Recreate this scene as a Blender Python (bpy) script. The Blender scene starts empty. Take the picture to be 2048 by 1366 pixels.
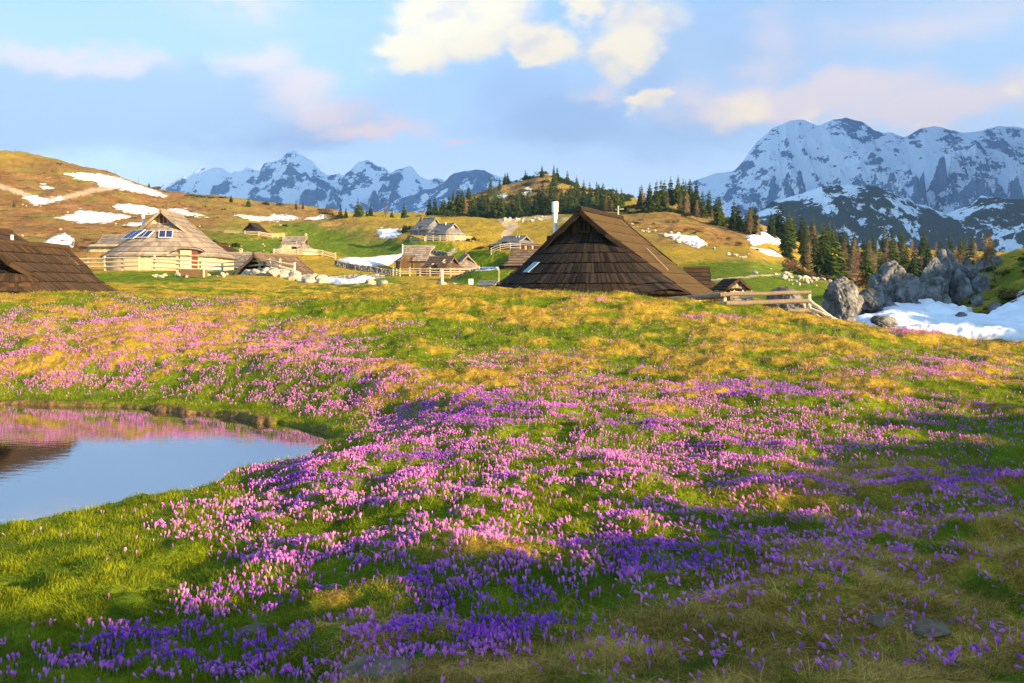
import bpy, bmesh, math, random
import numpy as np
from mathutils import Vector, Matrix

# ------------------------------------------------------------------ camera, sky, sun, exposure
SC = bpy.context.scene
COL = SC.collection
F, CX, YH, EYE = 1850.0, 1024.0, 585.0, 2.9          # focal length and horizon row in photo pixels, eye height over the pond
SUN_EL, SUN_AZ = math.radians(12.5), math.radians(56)   # sun low, to the right and behind the viewer (angle from -Y towards +X)
SUNV = Vector((math.sin(SUN_AZ)*math.cos(SUN_EL), -math.cos(SUN_AZ)*math.cos(SUN_EL), math.sin(SUN_EL)))

cam_data = bpy.data.cameras.new('camera'); cam = bpy.data.objects.new('camera', cam_data); COL.objects.link(cam)
cam.location = (0, 0, EYE); cam.rotation_euler = (math.radians(90), 0, 0)
cam_data.sensor_width = 36; cam_data.lens = 36*F/2048; cam_data.shift_y = -(683-YH)/2048
cam_data.clip_start = 0.1; cam_data.clip_end = 30000
SC.camera = cam

SC.view_settings.view_transform = 'Standard'; SC.view_settings.look = 'None'
SC.view_settings.exposure = 2.87; SC.view_settings.gamma = 1; SC.view_settings.use_curve_mapping = False

sun_d = bpy.data.lights.new('sun', 'SUN'); sun_d.energy = 5.0; sun_d.angle = math.radians(0.5); sun_d.color = (1.0, 0.72, 0.37)
sun = bpy.data.objects.new('sun', sun_d); COL.objects.link(sun)
sun.rotation_euler = SUNV.to_track_quat('Z', 'Y').to_euler()

W = bpy.data.worlds.new('World'); SC.world = W; W.use_nodes = True
def build_world():
    nt = W.node_tree; N = nt.nodes; L = nt.links
    N.clear()
    def mk(t, **k):
        n = N.new(t)
        for a, b in k.items(): setattr(n, a, b)
        return n
    def math_(op, a, b=None):
        n = mk('ShaderNodeMath', operation=op)
        for i, v in enumerate((a, b)):
            if v is None: continue
            if isinstance(v, (int, float)): n.inputs[i].default_value = v
            else: L.new(v, n.inputs[i])
        return n.outputs[0]
    sky = mk('ShaderNodeTexSky'); sky.sky_type = 'NISHITA'; sky.sun_disc = False
    sky.sun_elevation = SUN_EL; sky.sun_rotation = math.pi - SUN_AZ
    sky.altitude = 1600; sky.air_density = 1.0; sky.dust_density = 0.4; sky.ozone_density = 2.0
    tc = mk('ShaderNodeTexCoord')
    sep = mk('ShaderNodeSeparateXYZ'); L.new(tc.outputs['Generated'], sep.inputs[0])
    az = math_('ARCTAN2', sep.outputs[0], sep.outputs[1]); el = math_('ARCSINE', sep.outputs[2])
    comb = mk('ShaderNodeCombineXYZ'); L.new(az, comb.inputs[0]); L.new(el, comb.inputs[1])
    def noise(scale, detail, stretch=(1, 1, 1), off=(0, 0, 0), rough=.55):
        mp = mk('ShaderNodeMapping'); mp.inputs['Scale'].default_value = stretch; mp.inputs['Location'].default_value = off
        L.new(comb.outputs[0], mp.inputs[0])
        n = mk('ShaderNodeTexNoise'); n.inputs['Scale'].default_value = scale; n.inputs['Detail'].default_value = detail
        n.inputs['Roughness'].default_value = rough
        L.new(mp.outputs[0], n.inputs['Vector']); return n
    wn = noise(10, 9, (1, 1.7, 1), (0, 0, 0), .64)
    off = mk('ShaderNodeVectorMath', operation='SUBTRACT'); L.new(wn.outputs['Color'], off.inputs[0]); off.inputs[1].default_value = (.5, .5, .5)
    sc_ = mk('ShaderNodeVectorMath', operation='MULTIPLY'); L.new(off.outputs[0], sc_.inputs[0]); sc_.inputs[1].default_value = (.15, .085, 0)
    wp = mk('ShaderNodeVectorMath', operation='ADD'); L.new(comb.outputs[0], wp.inputs[0]); L.new(sc_.outputs[0], wp.inputs[1])
    def blob(x, y, rx, ry, soft=.9, w=1.0):
        u, v = (x-CX)/F, (YH-y)/F
        a = math.atan(u); e = math.atan(v*math.cos(a))
        s = mk('ShaderNodeVectorMath', operation='SUBTRACT'); L.new(wp.outputs[0], s.inputs[0]); s.inputs[1].default_value = (a, e, 0)
        m = mk('ShaderNodeVectorMath', operation='MULTIPLY'); L.new(s.outputs[0], m.inputs[0]); m.inputs[1].default_value = (F/rx, F/ry, 0)
        ln = mk('ShaderNodeVectorMath', operation='LENGTH'); L.new(m.outputs[0], ln.inputs[0])
        r = mk('ShaderNodeMapRange', interpolation_type='SMOOTHSTEP'); L.new(ln.outputs['Value'], r.inputs[0])
        r.inputs[1].default_value = 1+soft*.4; r.inputs[2].default_value = max(0, 1-soft); r.inputs[3].default_value = 0; r.inputs[4].default_value = w
        return r.outputs[0]
    def union(bl):
        o = blob(*bl[0])
        for b in bl[1:]: o = math_('MAXIMUM', o, blob(*b))
        return o
    def mix(fac, a, b):
        n = mk('ShaderNodeMixRGB'); L.new(fac, n.inputs[0])
        for i, v in ((1, a), (2, b)):
            if isinstance(v, tuple): n.inputs[i].default_value = (*v, 1)
            else: L.new(v, n.inputs[i])
        return n.outputs[0]
    SKYS = 0.072
    bg_mul = mk('ShaderNodeVectorMath', operation='SCALE'); L.new(sky.outputs[0], bg_mul.inputs[0]); bg_mul.inputs['Scale'].default_value = SKYS
    K = 1.26/2**SC.view_settings.exposure                                            # radiance of sunlit vapour before exposure
    def c(r, g, b): return tuple(K*v for v in (r, g, b))
    # thin high veil over the low sky opposite the sun
    front = mk('ShaderNodeMapRange', interpolation_type='SMOOTHSTEP'); L.new(math_('ABSOLUTE', az), front.inputs[0])
    front.inputs[1].default_value = 1.5; front.inputs[2].default_value = .7
    low = mk('ShaderNodeMapRange', interpolation_type='SMOOTHSTEP'); L.new(el, low.inputs[0])
    low.inputs[1].default_value = .62; low.inputs[2].default_value = .3
    veil = math_('MULTIPLY', math_('MULTIPLY', front.outputs[0], low.outputs[0]), .93)
    grad = mk('ShaderNodeMapRange'); L.new(el, grad.inputs[0]); grad.inputs[1].default_value = .02; grad.inputs[2].default_value = .3
    veilc = mix(grad.outputs[0], c(.76, .88, 1.06), c(.30, .49, .82))
    col = mix(veil, bg_mul.outputs[0], veilc)
    n1 = noise(7, 8, (1, 2.2, 1), (3, 1, 0))
    nmod = mk('ShaderNodeMapRange'); L.new(n1.outputs[0], nmod.inputs[0]); nmod.inputs[1].default_value = .34; nmod.inputs[2].default_value = .58
    nmod.inputs[3].default_value = .35; nmod.inputs[4].default_value = 1
    wisp = union([(450, 20, 170, 50, .95, .7), (1800, 40, 420, 110, .9, .75), (1500, 120, 330, 90, .9, .6), (1900, 250, 300, 60, .95, .6), (1700, 150, 350, 80, .95, .55)])
    col = mix(math_('MULTIPLY', wisp, nmod.outputs[0]), col, c(.60, .63, .76))
    shade = union([(40, 190, 340, 96, .3, 1), (330, 200, 340, 92, .35, 1), (560, 232, 240, 66, .5, .95), (160, 270, 330, 36, .9, .9), (1150, 235, 240, 62, .8, .9), (1400, 250, 230, 60, .9, .8),
                   (1290, 130, 130, 90, .8, .7), (1500, 60, 330, 90, .9, .7), (1040, 190, 100, 60, 1, .6)])
    n2 = noise(3.5, 6, (1, 4, 1), (7, 2, 0))
    shc = mix(n2.outputs[0], c(.29, .40, .70), c(.38, .48, .74))
    col = mix(math_('MULTIPLY', shade, .82), col, shc)
    pink = union([(110, 102, 200, 26, .8, .8), (245, 110, 80, 26, .8, .8), (520, 122, 95, 40, .8, .85), (600, 168, 90, 46, .8, .85), (650, 210, 120, 36, .8, .8), (740, 250, 140, 28, .8, .9), (920, 274, 30, 12, .9, .7),
                  (1480, 205, 140, 58, .6, .95), (1640, 190, 290, 42, .7, .9), (1880, 205, 230, 42, .7, .85), (1840, 245, 60, 22, .9, .9), (1560, 70, 60, 60, 1, .5), (1860, 50, 180, 40, .95, .55), (1190, 195, 60, 20, .9, .7), (1500, 130, 60, 30, 1, .5), (450, 5, 130, 22, .9, .8)])
    col = mix(pink, col, c(.94, .70, .64))
    lit = union([(900, 50, 140, 84, .3, 1), (970, 28, 110, 74, .35, 1), (815, 88, 78, 48, .4, 1), (1090, 84, 88, 50, .45, 1), (1055, 112, 62, 40, .5, 1), (1180, 14, 50, 30, .6, .95), (1262, 66, 84, 66, .5, 1), (1225, 125, 56, 52, .8, .85), (1330, 30, 50, 45, .9, .6),
                 (1306, 187, 52, 21, .5, .95), (1465, 215, 70, 40, .8, .85), (1160, 95, 30, 18, .9, .7), (2020, 192, 26, 14, .8, .7), (1620, 220, 30, 12, .9, .6)])
    n3 = noise(16, 8, (1, 1.6, 1), (1, 5, 0), .6)
    core = mk('ShaderNodeMapRange', interpolation_type='SMOOTHSTEP'); L.new(n3.outputs[0], core.inputs[0]); core.inputs[1].default_value = .32; core.inputs[2].default_value = .52
    litc = mix(core.outputs[0], c(.84, .69, .60), c(1.14, .90, .55))
    col = mix(lit, col, litc)
    bg = mk('ShaderNodeBackground'); L.new(col, bg.inputs[0]); bg.inputs[1].default_value = 1.0
    out = mk('ShaderNodeOutputWorld'); L.new(bg.outputs[0], out.inputs[0])
build_world()

# ------------------------------------------------------------------ helpers
def tag(o, label=None, cat=None, group=None, kind=None):
    if label: o['label'] = label
    if cat: o['category'] = cat
    if group: o['group'] = group
    if kind: o['kind'] = kind
    return o

def h2(ix, iy, seed):
    h = (ix.astype(np.int64)*374761393 + iy.astype(np.int64)*668265263 + seed*974711) & 0xffffffff
    h = ((h ^ (h >> 13))*1274126177) & 0xffffffff
    h = h ^ (h >> 16)
    return h
def perlin(x, y, seed=0):
    x = np.asarray(x, float); y = np.asarray(y, float)
    ix = np.floor(x); iy = np.floor(y); fx = x-ix; fy = y-iy
    def g(dx, dy):
        a = h2(ix+dx, iy+dy, seed)*(2*math.pi/4294967296.0)
        return np.cos(a)*(fx-dx)+np.sin(a)*(fy-dy)
    sx = fx*fx*fx*(fx*(fx*6-15)+10); sy = fy*fy*fy*(fy*(fy*6-15)+10)
    a = g(0, 0); b = g(1, 0); c = g(0, 1); d = g(1, 1)
    return ((a+(b-a)*sx)+((c+(d-c)*sx)-(a+(b-a)*sx))*sy)*1.41
def fbm(x, y, oct=4, seed=0, gain=.5, lac=2.03):
    s = 0; a = 1; t = 0
    for i in range(oct):
        s = s+a*perlin(x, y, seed+i*17); t += a; a *= gain; x = x*lac+13.7; y = y*lac-7.3
    return s/t
def ridged(x, y, oct=5, seed=0, gain=.52, lac=2.07):
    s = 0; a = 1; t = 0; w = 1
    for i in range(oct):
        n = 1-np.abs(perlin(x, y, seed+i*31))*1.35; n = np.clip(n, 0, 1)**2
        s = s+a*n*w; w = np.clip(n*1.6, 0, 1); t += a; a *= gain; x = x*lac+5.1; y = y*lac+9.2
    return s/t
def noise3(p, seed=0):        # p: (n,3) smooth 3-D noise as three crossed planes
    return (perlin(p[:, 0]+seed*3.1, p[:, 1]+p[:, 2]*.61, seed)+perlin(p[:, 1]-seed*1.7, p[:, 2]+p[:, 0]*.57, seed+5)+perlin(p[:, 2]+seed, p[:, 0]+p[:, 1]*.63, seed+9))/1.7
def fbm3(p, oct=4, seed=0, gain=.5):
    s = 0; a = 1
    for i in range(oct):
        s = s+a*noise3(p, seed+i*7); a *= gain; p = p*2.1+3.3
    return s
def sstep(a, b, x):
    t = np.clip((x-a)/(b-a), 0, 1); return t*t*(3-2*t)

def mesh_np(name, V, Fc, mat=None, smooth=True, attrs=None):
    """V (n,3), Fc (m,k) all of one polygon size; attrs {name: (n,) or (n,3) point data}"""
    me = bpy.data.meshes.new(name)
    V = np.asarray(V, np.float32); Fc = np.asarray(Fc, np.int32); m, k = Fc.shape
    me.vertices.add(len(V)); me.vertices.foreach_set('co', V.ravel())
    me.loops.add(m*k); me.loops.foreach_set('vertex_index', Fc.ravel())
    me.polygons.add(m); me.polygons.foreach_set('loop_start', np.arange(0, m*k, k, dtype=np.int32))
    if smooth: me.polygons.foreach_set('use_smooth', np.ones(m, bool))
    me.update(calc_edges=True)
    for an, a in (attrs or {}).items():
        a = np.asarray(a, np.float32)
        if a.ndim == 1:
            at = me.attributes.new(an, 'FLOAT', 'POINT'); at.data.foreach_set('value', a)
        else:
            at = me.attributes.new(an, 'FLOAT_COLOR', 'POINT')
            at.data.foreach_set('color', np.concatenate([a, np.ones((len(a), 1), np.float32)], 1).ravel())
    if mat: me.materials.append(mat)
    return me
def link(name, me, parent=None, loc=None):
    o = bpy.data.objects.new(name, me); COL.objects.link(o)
    if parent: o.parent = parent
    if loc is not None: o.location = loc
    return o
def empty(name, loc, rz=0, scale=1):
    o = bpy.data.objects.new(name, None); COL.objects.link(o); o.location = loc; o.rotation_euler = (0, 0, rz); o.scale = (scale,)*3
    o.empty_display_size = .3
    return o

# ------------------------------------------------------------------ materials
def material(name, build):
    m = bpy.data.materials.new(name); m.use_nodes = True
    nt = m.node_tree; nt.nodes.clear()
    class G: pass
    g = G(); g.nt = nt
    def mk(t, **k):
        n = nt.nodes.new(t)
        for a, b in k.items(): setattr(n, a, b)
        return n
    def put(sock, v):
        if isinstance(v, (int, float)): sock.default_value = v
        elif isinstance(v, tuple): sock.default_value = (*v, 1) if len(v) == 3 and sock.type == 'RGBA' else v
        else: nt.links.new(v, sock)
    def math_(op, a, b=None, clamp=False):
        n = mk('ShaderNodeMath', operation=op, use_clamp=clamp); put(n.inputs[0], a)
        if b is not None: put(n.inputs[1], b)
        return n.outputs[0]
    def mix(f, a, b, blend='MIX'):
        n = mk('ShaderNodeMixRGB', blend_type=blend); put(n.inputs[0], f); put(n.inputs[1], a); put(n.inputs[2], b); return n.outputs[0]
    def noise(scale, detail=4, rough=.55, vec=None, dist=0):
        n = mk('ShaderNodeTexNoise'); n.inputs['Scale'].default_value = scale; n.inputs['Detail'].default_value = detail; n.inputs['Roughness'].default_value = rough
        n.inputs['Distortion'].default_value = dist
        nt.links.new(vec if vec else g.pos, n.inputs['Vector']); return n.outputs[0]
    def ramp(v, a, b, lo=0., hi=1.):
        n = mk('ShaderNodeMapRange', interpolation_type='SMOOTHSTEP'); put(n.inputs[0], v); n.inputs[1].default_value = a; n.inputs[2].default_value = b
        n.inputs[3].default_value = lo; n.inputs[4].default_value = hi; return n.outputs[0]
    def attr(nm, out='Fac'):
        n = mk('ShaderNodeAttribute'); n.attribute_name = nm; return n.outputs[out]
    def sep(v):
        n = mk('ShaderNodeSeparateXYZ'); put(n.inputs[0], v); return n.outputs
    def mapping(scale, vec=None):
        n = mk('ShaderNodeMapping'); n.inputs['Scale'].default_value = scale; nt.links.new(vec if vec else g.pos, n.inputs[0]); return n.outputs[0]
    def bump(h, strength=.5, dist=.1):
        n = mk('ShaderNodeBump'); n.inputs['Strength'].default_value = strength; n.inputs['Distance'].default_value = dist; put(n.inputs['Height'], h); return n.outputs[0]
    def bsdf(col, rough=.9, normal=None, spec=.2, **kw):
        n = mk('ShaderNodeBsdfPrincipled'); put(n.inputs['Base Color'], col); put(n.inputs['Roughness'], rough)
        n.inputs['Specular IOR Level'].default_value = spec
        if normal is not None: nt.links.new(normal, n.inputs['Normal'])
        for k2, v in kw.items(): put(n.inputs[k2.replace('_', ' ')], v)
        return n.outputs[0]
    def out(s):
        o = mk('ShaderNodeOutputMaterial'); nt.links.new(s, o.inputs['Surface'])
    for k, v in dict(mk=mk, put=put, math=math_, mix=mix, noise=noise, ramp=ramp, attr=attr, sep=sep, mapping=mapping, bump=bump, bsdf=bsdf, out=out).items(): setattr(g, k, v)
    g.tc = mk('ShaderNodeTexCoord'); g.geo = mk('ShaderNodeNewGeometry'); g.pos = g.geo.outputs['Position']; g.obj = g.tc.outputs['Object']
    build(g)
    return m

def flat(name, col, rough=.8, var=.25, scale=12, spec=.2, **kw):
    def b(g):
        n = g.noise(scale, 5, vec=g.obj)
        c1 = tuple(v*(1-var) for v in col); c2 = tuple(min(1, v*(1+var)) for v in col)
        g.out(g.bsdf(g.mix(g.ramp(n, .3, .7), c1, c2), rough, g.bump(n, .3, .02), spec, **kw))
    return material(name, b)

# ------------------------------------------------------------------ terrain: heights along sight columns of the valley
# photo column -> list of (depth m, photo row) describing how the land rises and falls away from the viewer
NEARL = [(6.4, 1362), (9, 1150)]
COLS = {
 -500: [(6.4, 1362), (9, 1160), (12, 1010), (24, 788), (30, 655), (36, 592), (38, 587), (43, 592), (60, 572), (85, 545), (110, 530), (130, 515), (170, 490), (220, 450), (300, 390), (380, 330), (450, 290), (560, 300)],
 0:    [(6.4, 1358), (9, 1155), (12, 1030), (24, 790), (30, 660), (35, 598), (38, 587), (43, 594), (60, 572), (85, 545), (110, 532), (130, 517), (170, 497), (220, 467), (300, 415), (380, 355), (450, 305), (560, 320)],
 100:  [(6.4, 1356), (9, 1155), (12, 1030), (24, 790), (30, 660), (35, 598), (38, 588), (43, 594), (60, 572), (85, 545), (110, 534), (130, 518), (170, 498), (220, 470), (300, 420), (380, 370), (450, 320), (560, 340)],
 200:  [(6.4, 1354), (9, 1152), (12, 1030), (24, 785), (30, 662), (36, 600), (44, 585), (60, 566), (85, 546), (110, 536), (130, 520), (170, 500), (220, 473), (300, 428), (380, 380), (450, 340), (560, 360)],
 330:  [(6.4, 1350), (9, 1150), (12, 1030), (23, 795), (30, 664), (36, 602), (45, 582), (60, 564), (85, 547), (110, 540), (130, 524), (170, 502), (220, 478), (300, 440), (380, 405), (450, 383), (560, 400)],
 430:  [(6.4, 1348), (9, 1150), (12, 1030), (22, 803), (30, 666), (36, 602), (45, 582), (60, 563), (78, 550), (95, 545), (130, 528), (170, 505), (220, 483), (300, 445), (380, 415), (450, 394), (560, 410)],
 550:  [(6.4, 1345), (9, 1140), (12, 1000), (20, 822), (25, 725), (30, 666), (36, 602), (45, 585), (60, 571), (62, 569), (66, 562), (72, 549), (78, 546), (90, 560), (110, 574), (140, 540), (185, 509), (230, 490), (280, 470), (340, 445), (400, 424), (450, 408), (560, 420)],
 640:  [(6.4, 1340), (9, 1130), (12, 990), (18, 850), (22, 765), (30, 664), (36, 600), (45, 583), (58, 572), (70, 568), (78, 572), (95, 575), (120, 562), (150, 535), (185, 512), (230, 494), (280, 476), (340, 445), (400, 430), (450, 420), (560, 428)],
 740:  [(6.4, 1335), (9, 1120), (12, 985), (20, 795), (25, 720), (30, 660), (36, 595), (45, 577), (58, 572), (64, 572), (75, 580), (105, 566), (130, 553), (150, 543), (180, 520), (230, 495), (280, 470), (325, 440), (345, 433), (400, 445), (480, 430), (560, 436)],
 850:  [(6.4, 1330), (9, 1110), (12, 975), (20, 785), (25, 712), (30, 655), (36, 590), (45, 573), (58, 570), (66, 574), (80, 582), (110, 566), (135, 555), (150, 549), (170, 543), (190, 520), (212, 484), (260, 460), (310, 440), (345, 434), (410, 446), (520, 424), (620, 440)],
 930:  [(6.4, 1325), (9, 1105), (12, 970), (20, 782), (25, 710), (30, 655), (36, 590), (45, 574), (55, 571), (64, 576), (80, 584), (110, 568), (135, 556), (150, 549), (170, 540), (190, 515), (212, 482), (260, 458), (310, 442), (345, 438), (410, 446), (520, 396), (620, 410)],
 1010: [(6.4, 1320), (9, 1100), (12, 965), (20, 780), (25, 708), (30, 655), (36, 592), (42, 580), (48, 579), (58, 586), (85, 582), (105, 574), (120, 548), (150, 525), (172, 504), (210, 488), (260, 462), (310, 443), (345, 440), (410, 446), (520, 370), (620, 385)],
 1095: [(6.4, 1315), (9, 1095), (12, 960), (20, 778), (25, 706), (30, 653), (36, 592), (39, 583), (44, 588), (58, 597), (85, 588), (105, 570), (130, 535), (172, 503), (210, 485), (260, 457), (310, 436), (345, 430), (410, 436), (520, 352), (620, 370)],
 1180: [(6.4, 1305), (9, 1085), (12, 955), (20, 775), (25, 704), (30, 650), (35, 602), (38.5, 585), (43, 592), (58, 602), (85, 590), (110, 560), (140, 525), (180, 490), (230, 455), (280, 436), (320, 428), (400, 430), (520, 382), (620, 385)],
 1350: [(6.4, 1290), (9, 1075), (12, 950), (20, 775), (25, 704), (30, 652), (34, 617), (37, 599), (43, 606), (60, 608), (85, 588), (110, 562), (140, 525), (180, 488), (220, 460), (260, 440), (290, 425), (330, 408), (400, 405), (520, 410)],
 1500: [(6.4, 1270), (9, 1065), (12, 945), (20, 772), (25, 706), (30, 655), (33, 632), (36, 613), (41, 622), (60, 612), (85, 590), (105, 560), (130, 527), (160, 507), (190, 492), (225, 475), (260, 462), (320, 450), (400, 455), (520, 470)],
 1640: [(6.4, 1262), (9, 1060), (12, 944), (20, 775), (25, 710), (30, 662), (32, 646), (35, 634), (39, 650), (50, 650), (70, 612), (90, 586), (105, 568), (118, 558), (130, 562), (200, 560), (300, 520), (400, 490), (520, 480)],
 1700: [(6.4, 1260), (9, 1060), (12, 946), (20, 778), (25, 716), (30, 668), (34, 645), (37, 655), (45, 650), (52, 632), (70, 610), (95, 585), (115, 574), (130, 580), (200, 575), (300, 535), (400, 510), (520, 500)],
 1800: [(6.4, 1258), (9, 1060), (12, 950), (20, 785), (24, 732), (28, 694), (32, 661), (35, 668), (40, 655), (46, 630), (52, 610), (60, 596), (75, 590), (100, 585), (130, 590), (200, 580), (300, 540), (520, 505)],
 1900: [(6.4, 1256), (9, 1060), (12, 955), (18, 825), (24, 738), (28, 700), (31, 674), (34, 684), (40, 658), (46, 634), (52, 616), (58, 596), (66, 570), (78, 566), (110, 590), (200, 580), (300, 545), (520, 510)],
 1975: [(6.4, 1255), (9, 1060), (12, 958), (18, 830), (24, 745), (28, 703), (30, 682), (33, 694), (38, 668), (43, 645), (48, 626), (52, 600), (58, 548), (66, 520), (78, 520), (110, 560), (200, 570), (300, 545), (520, 510)],
 2048: [(6.4, 1254), (9, 1060), (12, 960), (18, 832), (24, 752), (28, 706), (30, 689), (33, 702), (37, 675), (42, 645), (47, 612), (51, 570), (57, 515), (66, 500), (78, 505), (110, 540), (200, 560), (300, 545), (520, 510)],
 2500: [(6.4, 1250), (9, 1060), (12, 960), (18, 835), (24, 760), (28, 715), (30, 700), (33, 715), (37, 690), (42, 640), (47, 590), (51, 540), (57, 490), (66, 470), (78, 470), (110, 500), (200, 540), (300, 545), (520, 510)],
}
CXS = np.array(sorted(COLS), float)
LYG = np.linspace(math.log(1.5), math.log(9000), 460)
def pchip(x, y, q):
    x = np.asarray(x, float); y = np.asarray(y, float); h = np.diff(x); d = np.diff(y)/h
    m = np.zeros_like(y); m[0] = d[0]; m[-1] = d[-1]
    for i in range(1, len(x)-1):
        if d[i-1]*d[i] > 0:
            w1 = 2*h[i]+h[i-1]; w2 = h[i]+2*h[i-1]; m[i] = (w1+w2)/(w1/d[i-1]+w2/d[i])
    i = np.clip(np.searchsorted(x, q)-1, 0, len(x)-2); t = (q-x[i])/h[i]
    t = np.clip(t, 0, 1)
    return (2*t**3-3*t*t+1)*y[i]+(t**3-2*t*t+t)*h[i]*m[i]+(-2*t**3+3*t*t)*y[i+1]+(t**3-t*t)*h[i]*m[i+1]
TAB = []
for cx in CXS:
    pts = COLS[cx] if cx in COLS else COLS[int(cx)]
    Ys = [1.5, 3.2, 4.8]+[p[0] for p in pts]+[900, 1600, 3000, 9000]
    z0 = EYE+(YH-pts[0][1])/F*pts[0][0]
    Zs = [1.3, z0+.55, z0+.2]+[EYE+(YH-p[1])/F*p[0] for p in pts]
    zl = Zs[-1]
    Zs += [min(zl, 40)*.8, 20, 0, -10]
    TAB.append(pchip(np.log(Ys), Zs, LYG))
TAB = np.array(TAB)

POND_PX = [(0, 1046), (102, 1030), (200, 1008), (239, 992), (300, 982), (342, 975), (372, 968), (410, 946), (506, 924), (581, 915), (608, 897), (649, 883), (650, 877),
           (610, 866), (564, 856), (520, 848), (478, 840), (420, 832), (359, 828), (290, 820), (219, 815), (100, 812), (0, 809)]
POND = [((x-CX)/F*(EYE*F/(y-YH)), EYE*F/(y-YH)) for x, y in POND_PX]+[(-17, 24.2), (-20, 20), (-18, 14), (-12, 11.2), (-9.5, 10.8)]
def sdf_poly(X, Y, P):
    X = np.asarray(X, float); Y = np.asarray(Y, float)
    d = np.full(X.shape, 1e9); ins = np.zeros(X.shape, bool)
    n = len(P)
    for i in range(n):
        ax, ay = P[i]; bx, by = P[(i+1) % n]
        ex, ey = bx-ax, by-ay; L2 = ex*ex+ey*ey+1e-12
        t = np.clip(((X-ax)*ex+(Y-ay)*ey)/L2, 0, 1)
        d = np.minimum(d, (X-ax-t*ex)**2+(Y-ay-t*ey)**2)
        c = ((ay <= Y) & (by > Y)) | ((by <= Y) & (ay > Y))
        xi = ax+(Y-ay)/(by-ay if by != ay else 1e-12)*ex
        ins ^= c & (X < xi)
    d = np.sqrt(d)
    return np.where(ins, -d, d)

PADS = []          # (x, y, z, r) level ground under each hut
RIDGE_A, RIDGE_D = np.array((15.0, -9.0)), np.array((.80, .60))
def ground_z(X, Y, detail=True):
    X = np.asarray(X, float); Y = np.asarray(Y, float)
    Yc = np.clip(Y, 3, 8900)
    cx = np.clip(X/Yc*F+CX, CXS[0], CXS[-1])
    ci = np.clip(np.searchsorted(CXS, cx)-1, 0, len(CXS)-2); ct = (cx-CXS[ci])/(CXS[ci+1]-CXS[ci])
    ct = ct*ct*(3-2*ct)*.5+ct*.5
    ly = np.log(Yc); fy = (ly-LYG[0])/(LYG[1]-LYG[0]); yi = np.clip(fy.astype(int), 0, len(LYG)-2); yt = fy-yi
    def s(c): return TAB[c, yi]*(1-yt)+TAB[c, yi+1]*yt
    z = s(ci)*(1-ct)+s(ci+1)*ct
    # long bank to the viewer's right (out of the picture) whose shade falls over the foreground
    rx = X-RIDGE_A[0]; ry = Y-RIDGE_A[1]
    al = rx*RIDGE_D[0]+ry*RIDGE_D[1]; ac = rx*RIDGE_D[1]-ry*RIDGE_D[0]
    hgt = np.interp(al, [-40, -15, 0, 10, 20, 34, 44, 52, 70, 120, 200], [2.7, 3.95, 5.1, 5.75, 6.2, 7.1, 9.8, 13.2, 17, 15, 5])
    hgt = hgt+fbm(al*.28, ac*.1, 3, 91)*1.3+fbm(al*.75, ac*.15, 3, 93)*.6+np.minimum(perlin(al*1.5, ac*.05, 95), .08)*2.4
    side = np.where(ac < 0, np.exp(-(ac/6.5)**2), np.exp(-(ac/30)**2))
    outside = sstep(.60, .80, X/np.maximum(Y, .1)*1.0) if False else np.where(Y > .5, sstep(.62, .9, X/np.maximum(Y, .5)), sstep(2, 9, X))
    z = z+np.maximum(hgt-z, 0)*side*outside
    d = np.hypot(X, Y)
    if detail:
        a = sstep(3, 9, d)
        near = 1-sstep(45, 120, d)
        big = fbm(X*.16, Y*.16, 3, 3)*.34
        hum = fbm(X*.55, Y*.75, 3, 11)
        hum = np.where(hum > 0, hum, hum*.6)*.34
        sml = fbm(X*2.6, Y*2.6, 3, 23)*.085
        amp = np.interp(d, [0, 8, 14, 22, 30, 40, 60], [.5, 1.05, 1.0, .95, 1, .85, .75])
        z = z+near*a*(big*.7+hum+sml)*amp
        far = sstep(60, 160, d)*(1-sstep(500, 700, d))
        z = z+far*(fbm(X*.035, Y*.035, 4, 41)*2.0+fbm(X*.2, Y*.2, 3, 43)*.5)*np.interp(d, [60, 150, 300, 500], [.25, .45, 1.2, 1.6])
        rough = sstep(45, 52, d)*(1-sstep(70, 95, d))*sstep(.36, .42, X/np.maximum(Y, 1))
        z = z+rough*(fbm(X*.5, Y*.5, 4, 47)*.45)
    for (px, py, pz, pr) in PADS:
        q = np.hypot(X-px, Y-py); wgt = 1-sstep(pr, pr*1.7, q)
        z = z*(1-wgt)+pz*wgt
    # pond basin with an undercut earthen bank on its far side
    if detail:
        m = (Y > 8) & (Y < 30) & (X < 2) & (X > -26)
        if np.any(m):
            Xm = X[m]; Ym = Y[m]
            sd = sdf_poly(Xm, Ym, POND)+fbm(Xm*1.3, Ym*1.3, 3, 71)*.22+fbm(Xm*5, Ym*5, 2, 73)*.06
            zm = z[m]
            rim = np.where(Ym+Xm*.25 > 15.5, .06+.08*sstep(-.2, .3, perlin(Xm*.9, Ym*.4, 77)), .05)
            rim_w = sstep(0, 3.2, sd)
            zz = np.maximum(rim+sd*.02, zm*rim_w+(rim)*(1-rim_w))
            zz = np.where(sd > 3.2, np.maximum(zm, rim*.6), zz)
            bank = sstep(-.10, np.where(Ym+Xm*.25 > 15.5, .16, .34)+.25*(Xm > -5.2), sd)
            zz = zz*bank+(-.45)*(1-bank)
            z = z.copy(); z[m] = zz
    return z
def gz(x, y): return float(ground_z(np.array([x]), np.array([y]))[0])
def at(px, Y, py=None):                # photo column at a depth -> point, on the ground unless a row is given
    X = (px-CX)/F*Y
    return Vector((X, Y, gz(X, Y) if py is None else EYE+(YH-py)/F*Y))
def px_of(X, Y, Z): return CX+F*X/np.maximum(Y, .1), YH-F*(Z-EYE)/np.maximum(Y, .1)
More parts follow.
